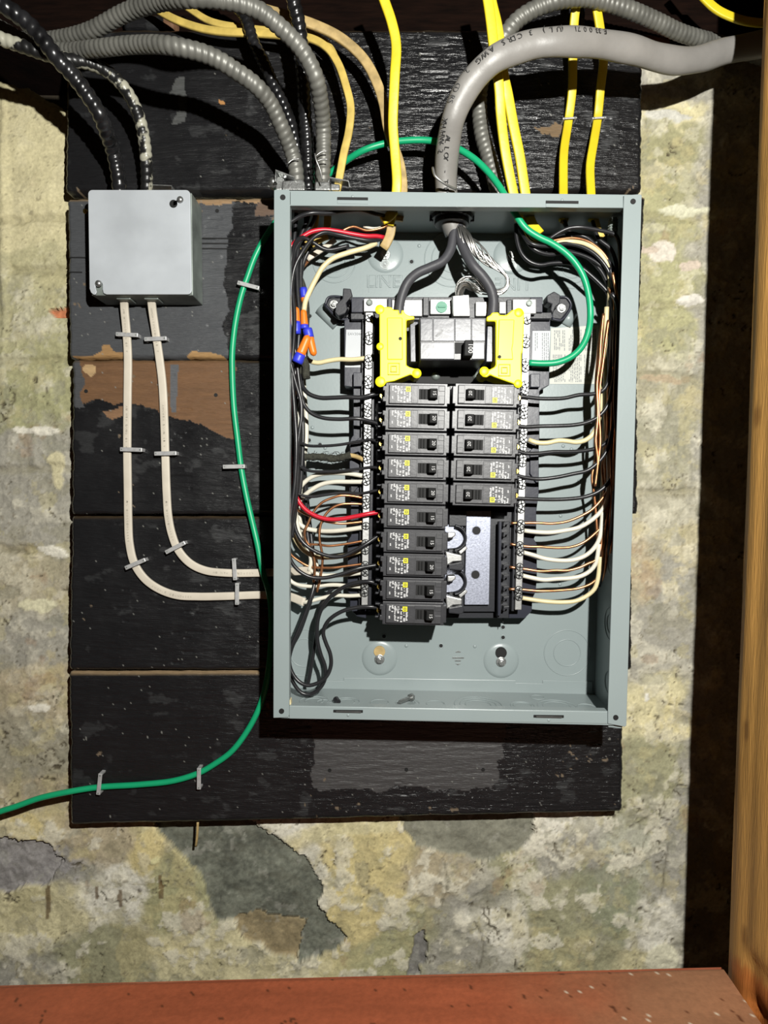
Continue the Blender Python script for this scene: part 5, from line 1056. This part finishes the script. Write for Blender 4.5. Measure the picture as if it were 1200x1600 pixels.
W([(817, 863, -.047), (832, 867), (852, 873, -.05), (878, 876), (900, 874), (918, 866), (930, 854), (937, 840, -.055), (942, 800)], 'white wire to the right bar, second of four')
W([(815, 899, -.047), (832, 903), (850, 906, -.05), (870, 904.5), (890, 903.5), (908, 900), (922, 892), (930, 882), (933, 872, -.055), (936, 850)], 'white wire to the right bar, third, bent up sharply at its end')
W([(814, 934, -.047), (832, 937), (855, 940, -.05), (880, 941), (900, 939), (917, 931), (929, 920), (934, 905, -.055), (938, 870)], 'cream white wire to the right bar, lowest of all', 'cream')
def CR_(pts, lab): return wire(pts, .0015, 'copper', lab, GRC, n=8)
CR_([(798, 817.5, -.046), (820, 817), (840, 817, -.05), (862, 818), (885, 815), (905, 807.5), (925, 796), (940, 780), (950, 765, -.055), (953, 730), (950, 680)], 'bare copper wire, first below the fifth right breaker')
CR_([(797, 850, -.046), (820, 853.5), (845, 854.5, -.05), (873, 856), (893, 854.5), (911, 848), (927, 836), (940, 822), (947, 800, -.055), (951, 770)], 'bare copper wire, second below the right breakers')
CR_([(796, 886, -.046), (820, 889), (845, 892.5, -.05), (870, 891), (885, 891.5), (905, 887), (920, 880), (932, 874.5, -.055), (938, 860), (943, 820)], 'bare copper wire, third, meeting the bent white one')
CR_([(795, 920.5, -.046), (820, 921.5), (845, 923.5, -.05), (880, 922), (905, 919), (925, 911), (937, 898), (941, 880, -.055), (944, 840)], 'bare copper wire, lowest on the right bar')
cops = [([(941, 500, -.055), (937, 530), (934, 560), (931, 600), (932, 640), (934, 680), (930, 720), (925, 745), (928, 770), (931, 800, -.05), (934, 850)], 'bare copper wire on the inner face of the right bundle'),
        ([(943, 490, -.06), (939, 530), (937, 565), (933, 600), (934, 650), (931, 690), (934, 720), (930, 760)], 'bare copper wire twisted beside the pale yellow one'),
        ([(951, 500, -.06), (947, 530), (942, 570), (938, 600), (936, 640), (938, 690), (934, 730)], 'bright copper wire crossing the label edge'),
        ([(958, 520, -.055), (958, 548), (954, 580), (950, 620), (949, 680), (946, 740), (951, 780), (946, 830, -.05), (940, 880)], 'copper wire glinting between black wires at right'),
        ([(950, 610, -.045), (951, 660), (944, 720), (950, 760), (943, 800), (940, 860)], 'copper wire low in the right bundle'),
        ([(955, 420, -.055), (948, 403), (935, 388), (918, 377), (897, 372, -.06), (875, 374), (850, 380)], 'bare copper wire riding over the cream wire in the arch'),
        ([(953, 640, -.04), (955, 700), (953, 760), (949, 800), (943, 850), (938, 890)], 'dull copper wire against the right side wall'),
        ([(945, 640, -.04), (947, 690), (941, 730), (944, 770), (938, 820), (936, 870)], 'dull copper wire behind the white ends')]
for k in range(8):
    x0 = 956 + (k % 4) * 4 + rr.uniform(-2, 2); y0 = (-.045, -.06, -.075, -.035)[k % 4]
    m = 'copper' if k in (2, 5) else BKW
    wire([(x0 - 8, 410 + 8 * k, y0), (x0, 470), (x0 + rr.uniform(-3, 3), 540), (x0 + rr.uniform(-3, 3), 620), (x0 - 2 + rr.uniform(-3, 3), 700), (x0 - 5 + rr.uniform(-2, 2), 780, y0), (x0 - 9, 840), (x0 - 14, 880 + 5 * (k % 3), -.03), (x0 - 20, 915, -.012)], .0021 if m != 'copper' else .0015, m, ['black wire down the right side, seen at the wall corner', 'black wire along the side wall behind the coppers', 'dull copper wire tucked by the right side wall', 'black wire deepest at the right side wall', 'black wire of the lower right run', 'dull copper wire of the lower right run', 'black wire lit on its edge by the right rail', 'black wire hidden mostly under the right rail'][k], 'wires along the right side wall')
for p, l in cops: wire(p, .0015, 'copper', l, 'bare copper wires of the right bundle', n=8)
stub([(826, 338, -.05), (832, 352), (843, 366, -.055)], .011, .005, 'yellow', 'bright yellow sheath end behind the green wire')
stub([(822, 358, -.05), (830, 368), (840, 378, -.05)], .009, .0045, 'yellow', 'lower yellow sheath end under the green wire')
stub([(884, 338, -.045), (880, 350, -.045)], .008, .004, 'tan', 'brownish sheath end in shade under the top rail')
stub([(928, 338, -.045), (935, 362), (940, 372, -.045)], .008, .004, 'yellowold', 'aged sheath end near the upper right corner')
c = U(955, 362, -.05); b = MB(); b.sweep([Vector((c.x, -.055, c.z + .012)), Vector((c.x, -.055, c.z - .006))], .004, 10)
for k in range(6): b.sweep([Vector((c.x, -.055, c.z + .010 - k * .003)), Vector((c.x, -.055, c.z + .0088 - k * .003))], .0052, 10)
o = b.build('ground_screw', 'galvbox', smooth=False); tag(o, 'threaded screw hanging in the upper right corner of the box', 'screw')

# ================================================================= STAPLES
def staple(cx, cy, ang, label, L=.0255, h=.0075, w=.0032):
    c = U(cx, cy, -h); ca, sa = math.cos(math.radians(ang)), math.sin(math.radians(ang)); t = empty('cable_staple', c, label, 'staple', 'insulated cable staples on the boards')
    R = lambda x, z: (c.x + x * ca - z * sa, c.z + x * sa + z * ca)
    b = MB(); b.prism([R(-L / 2, -w / 2), R(L / 2, -w / 2), R(L / 2, w / 2), R(-L / 2, w / 2)], -h - .0012, -h); b.build('crown', 'staple', t, bevel=.0006)
    for s in (-1, 1):
        x = s * (L / 2 - .0012); b = MB(); b.prism([R(x - .001, -w / 2 * .8), R(x + .001, -w / 2 * .8), R(x + .001, w / 2 * .8), R(x - .001, w / 2 * .8)], -h, .002); b.build('leg', 'staple', t)
        b = MB(); q = R(s * (L / 2 - .0022), 0); b.disc(q, .0008, -h - .0016, -h - .001, 8); b.build('nail_head', 'galvbox', t)
sd = [(198.5, 523, -2, 'staple on the left white cable just under the junction box'), (243, 529.5, 3, 'staple on the right white cable just under the junction box'), (205, 702.5, -1, 'staple on the left white cable at mid height'), (258.5, 708.5, 2, 'staple on the right white cable at mid height'),
      (211.5, 881, 24, 'tilted staple at the bend of the outer white cable'), (274, 855.5, 28, 'tilted staple at the bend of the inner white cable'), (366.5, 889.5, 94, 'upright staple on the upper white cable beside the panel'), (370.5, 928, 90, 'upright staple on the lower white cable beside the panel'),
      (388, 446, -14, 'staple on the green wire near the top of the board'), (365.5, 729, 2, 'staple on the green wire at mid height'), (155.5, 1225, 84, 'upright staple on the green wire at lower left'), (311, 1216.5, 90, 'upright staple on the green wire on the bottom plank')]
for x, y, a, l in sd: staple(x, y, a, l, h=.0092, w=.0048)
staple(890, 185, 4, 'bright staple on the left stapled yellow cable', L=.016, h=.0105, w=.002); staple(936, 184.5, 4, 'bright staple on the right stapled yellow cable', L=.016, h=.0105, w=.002)
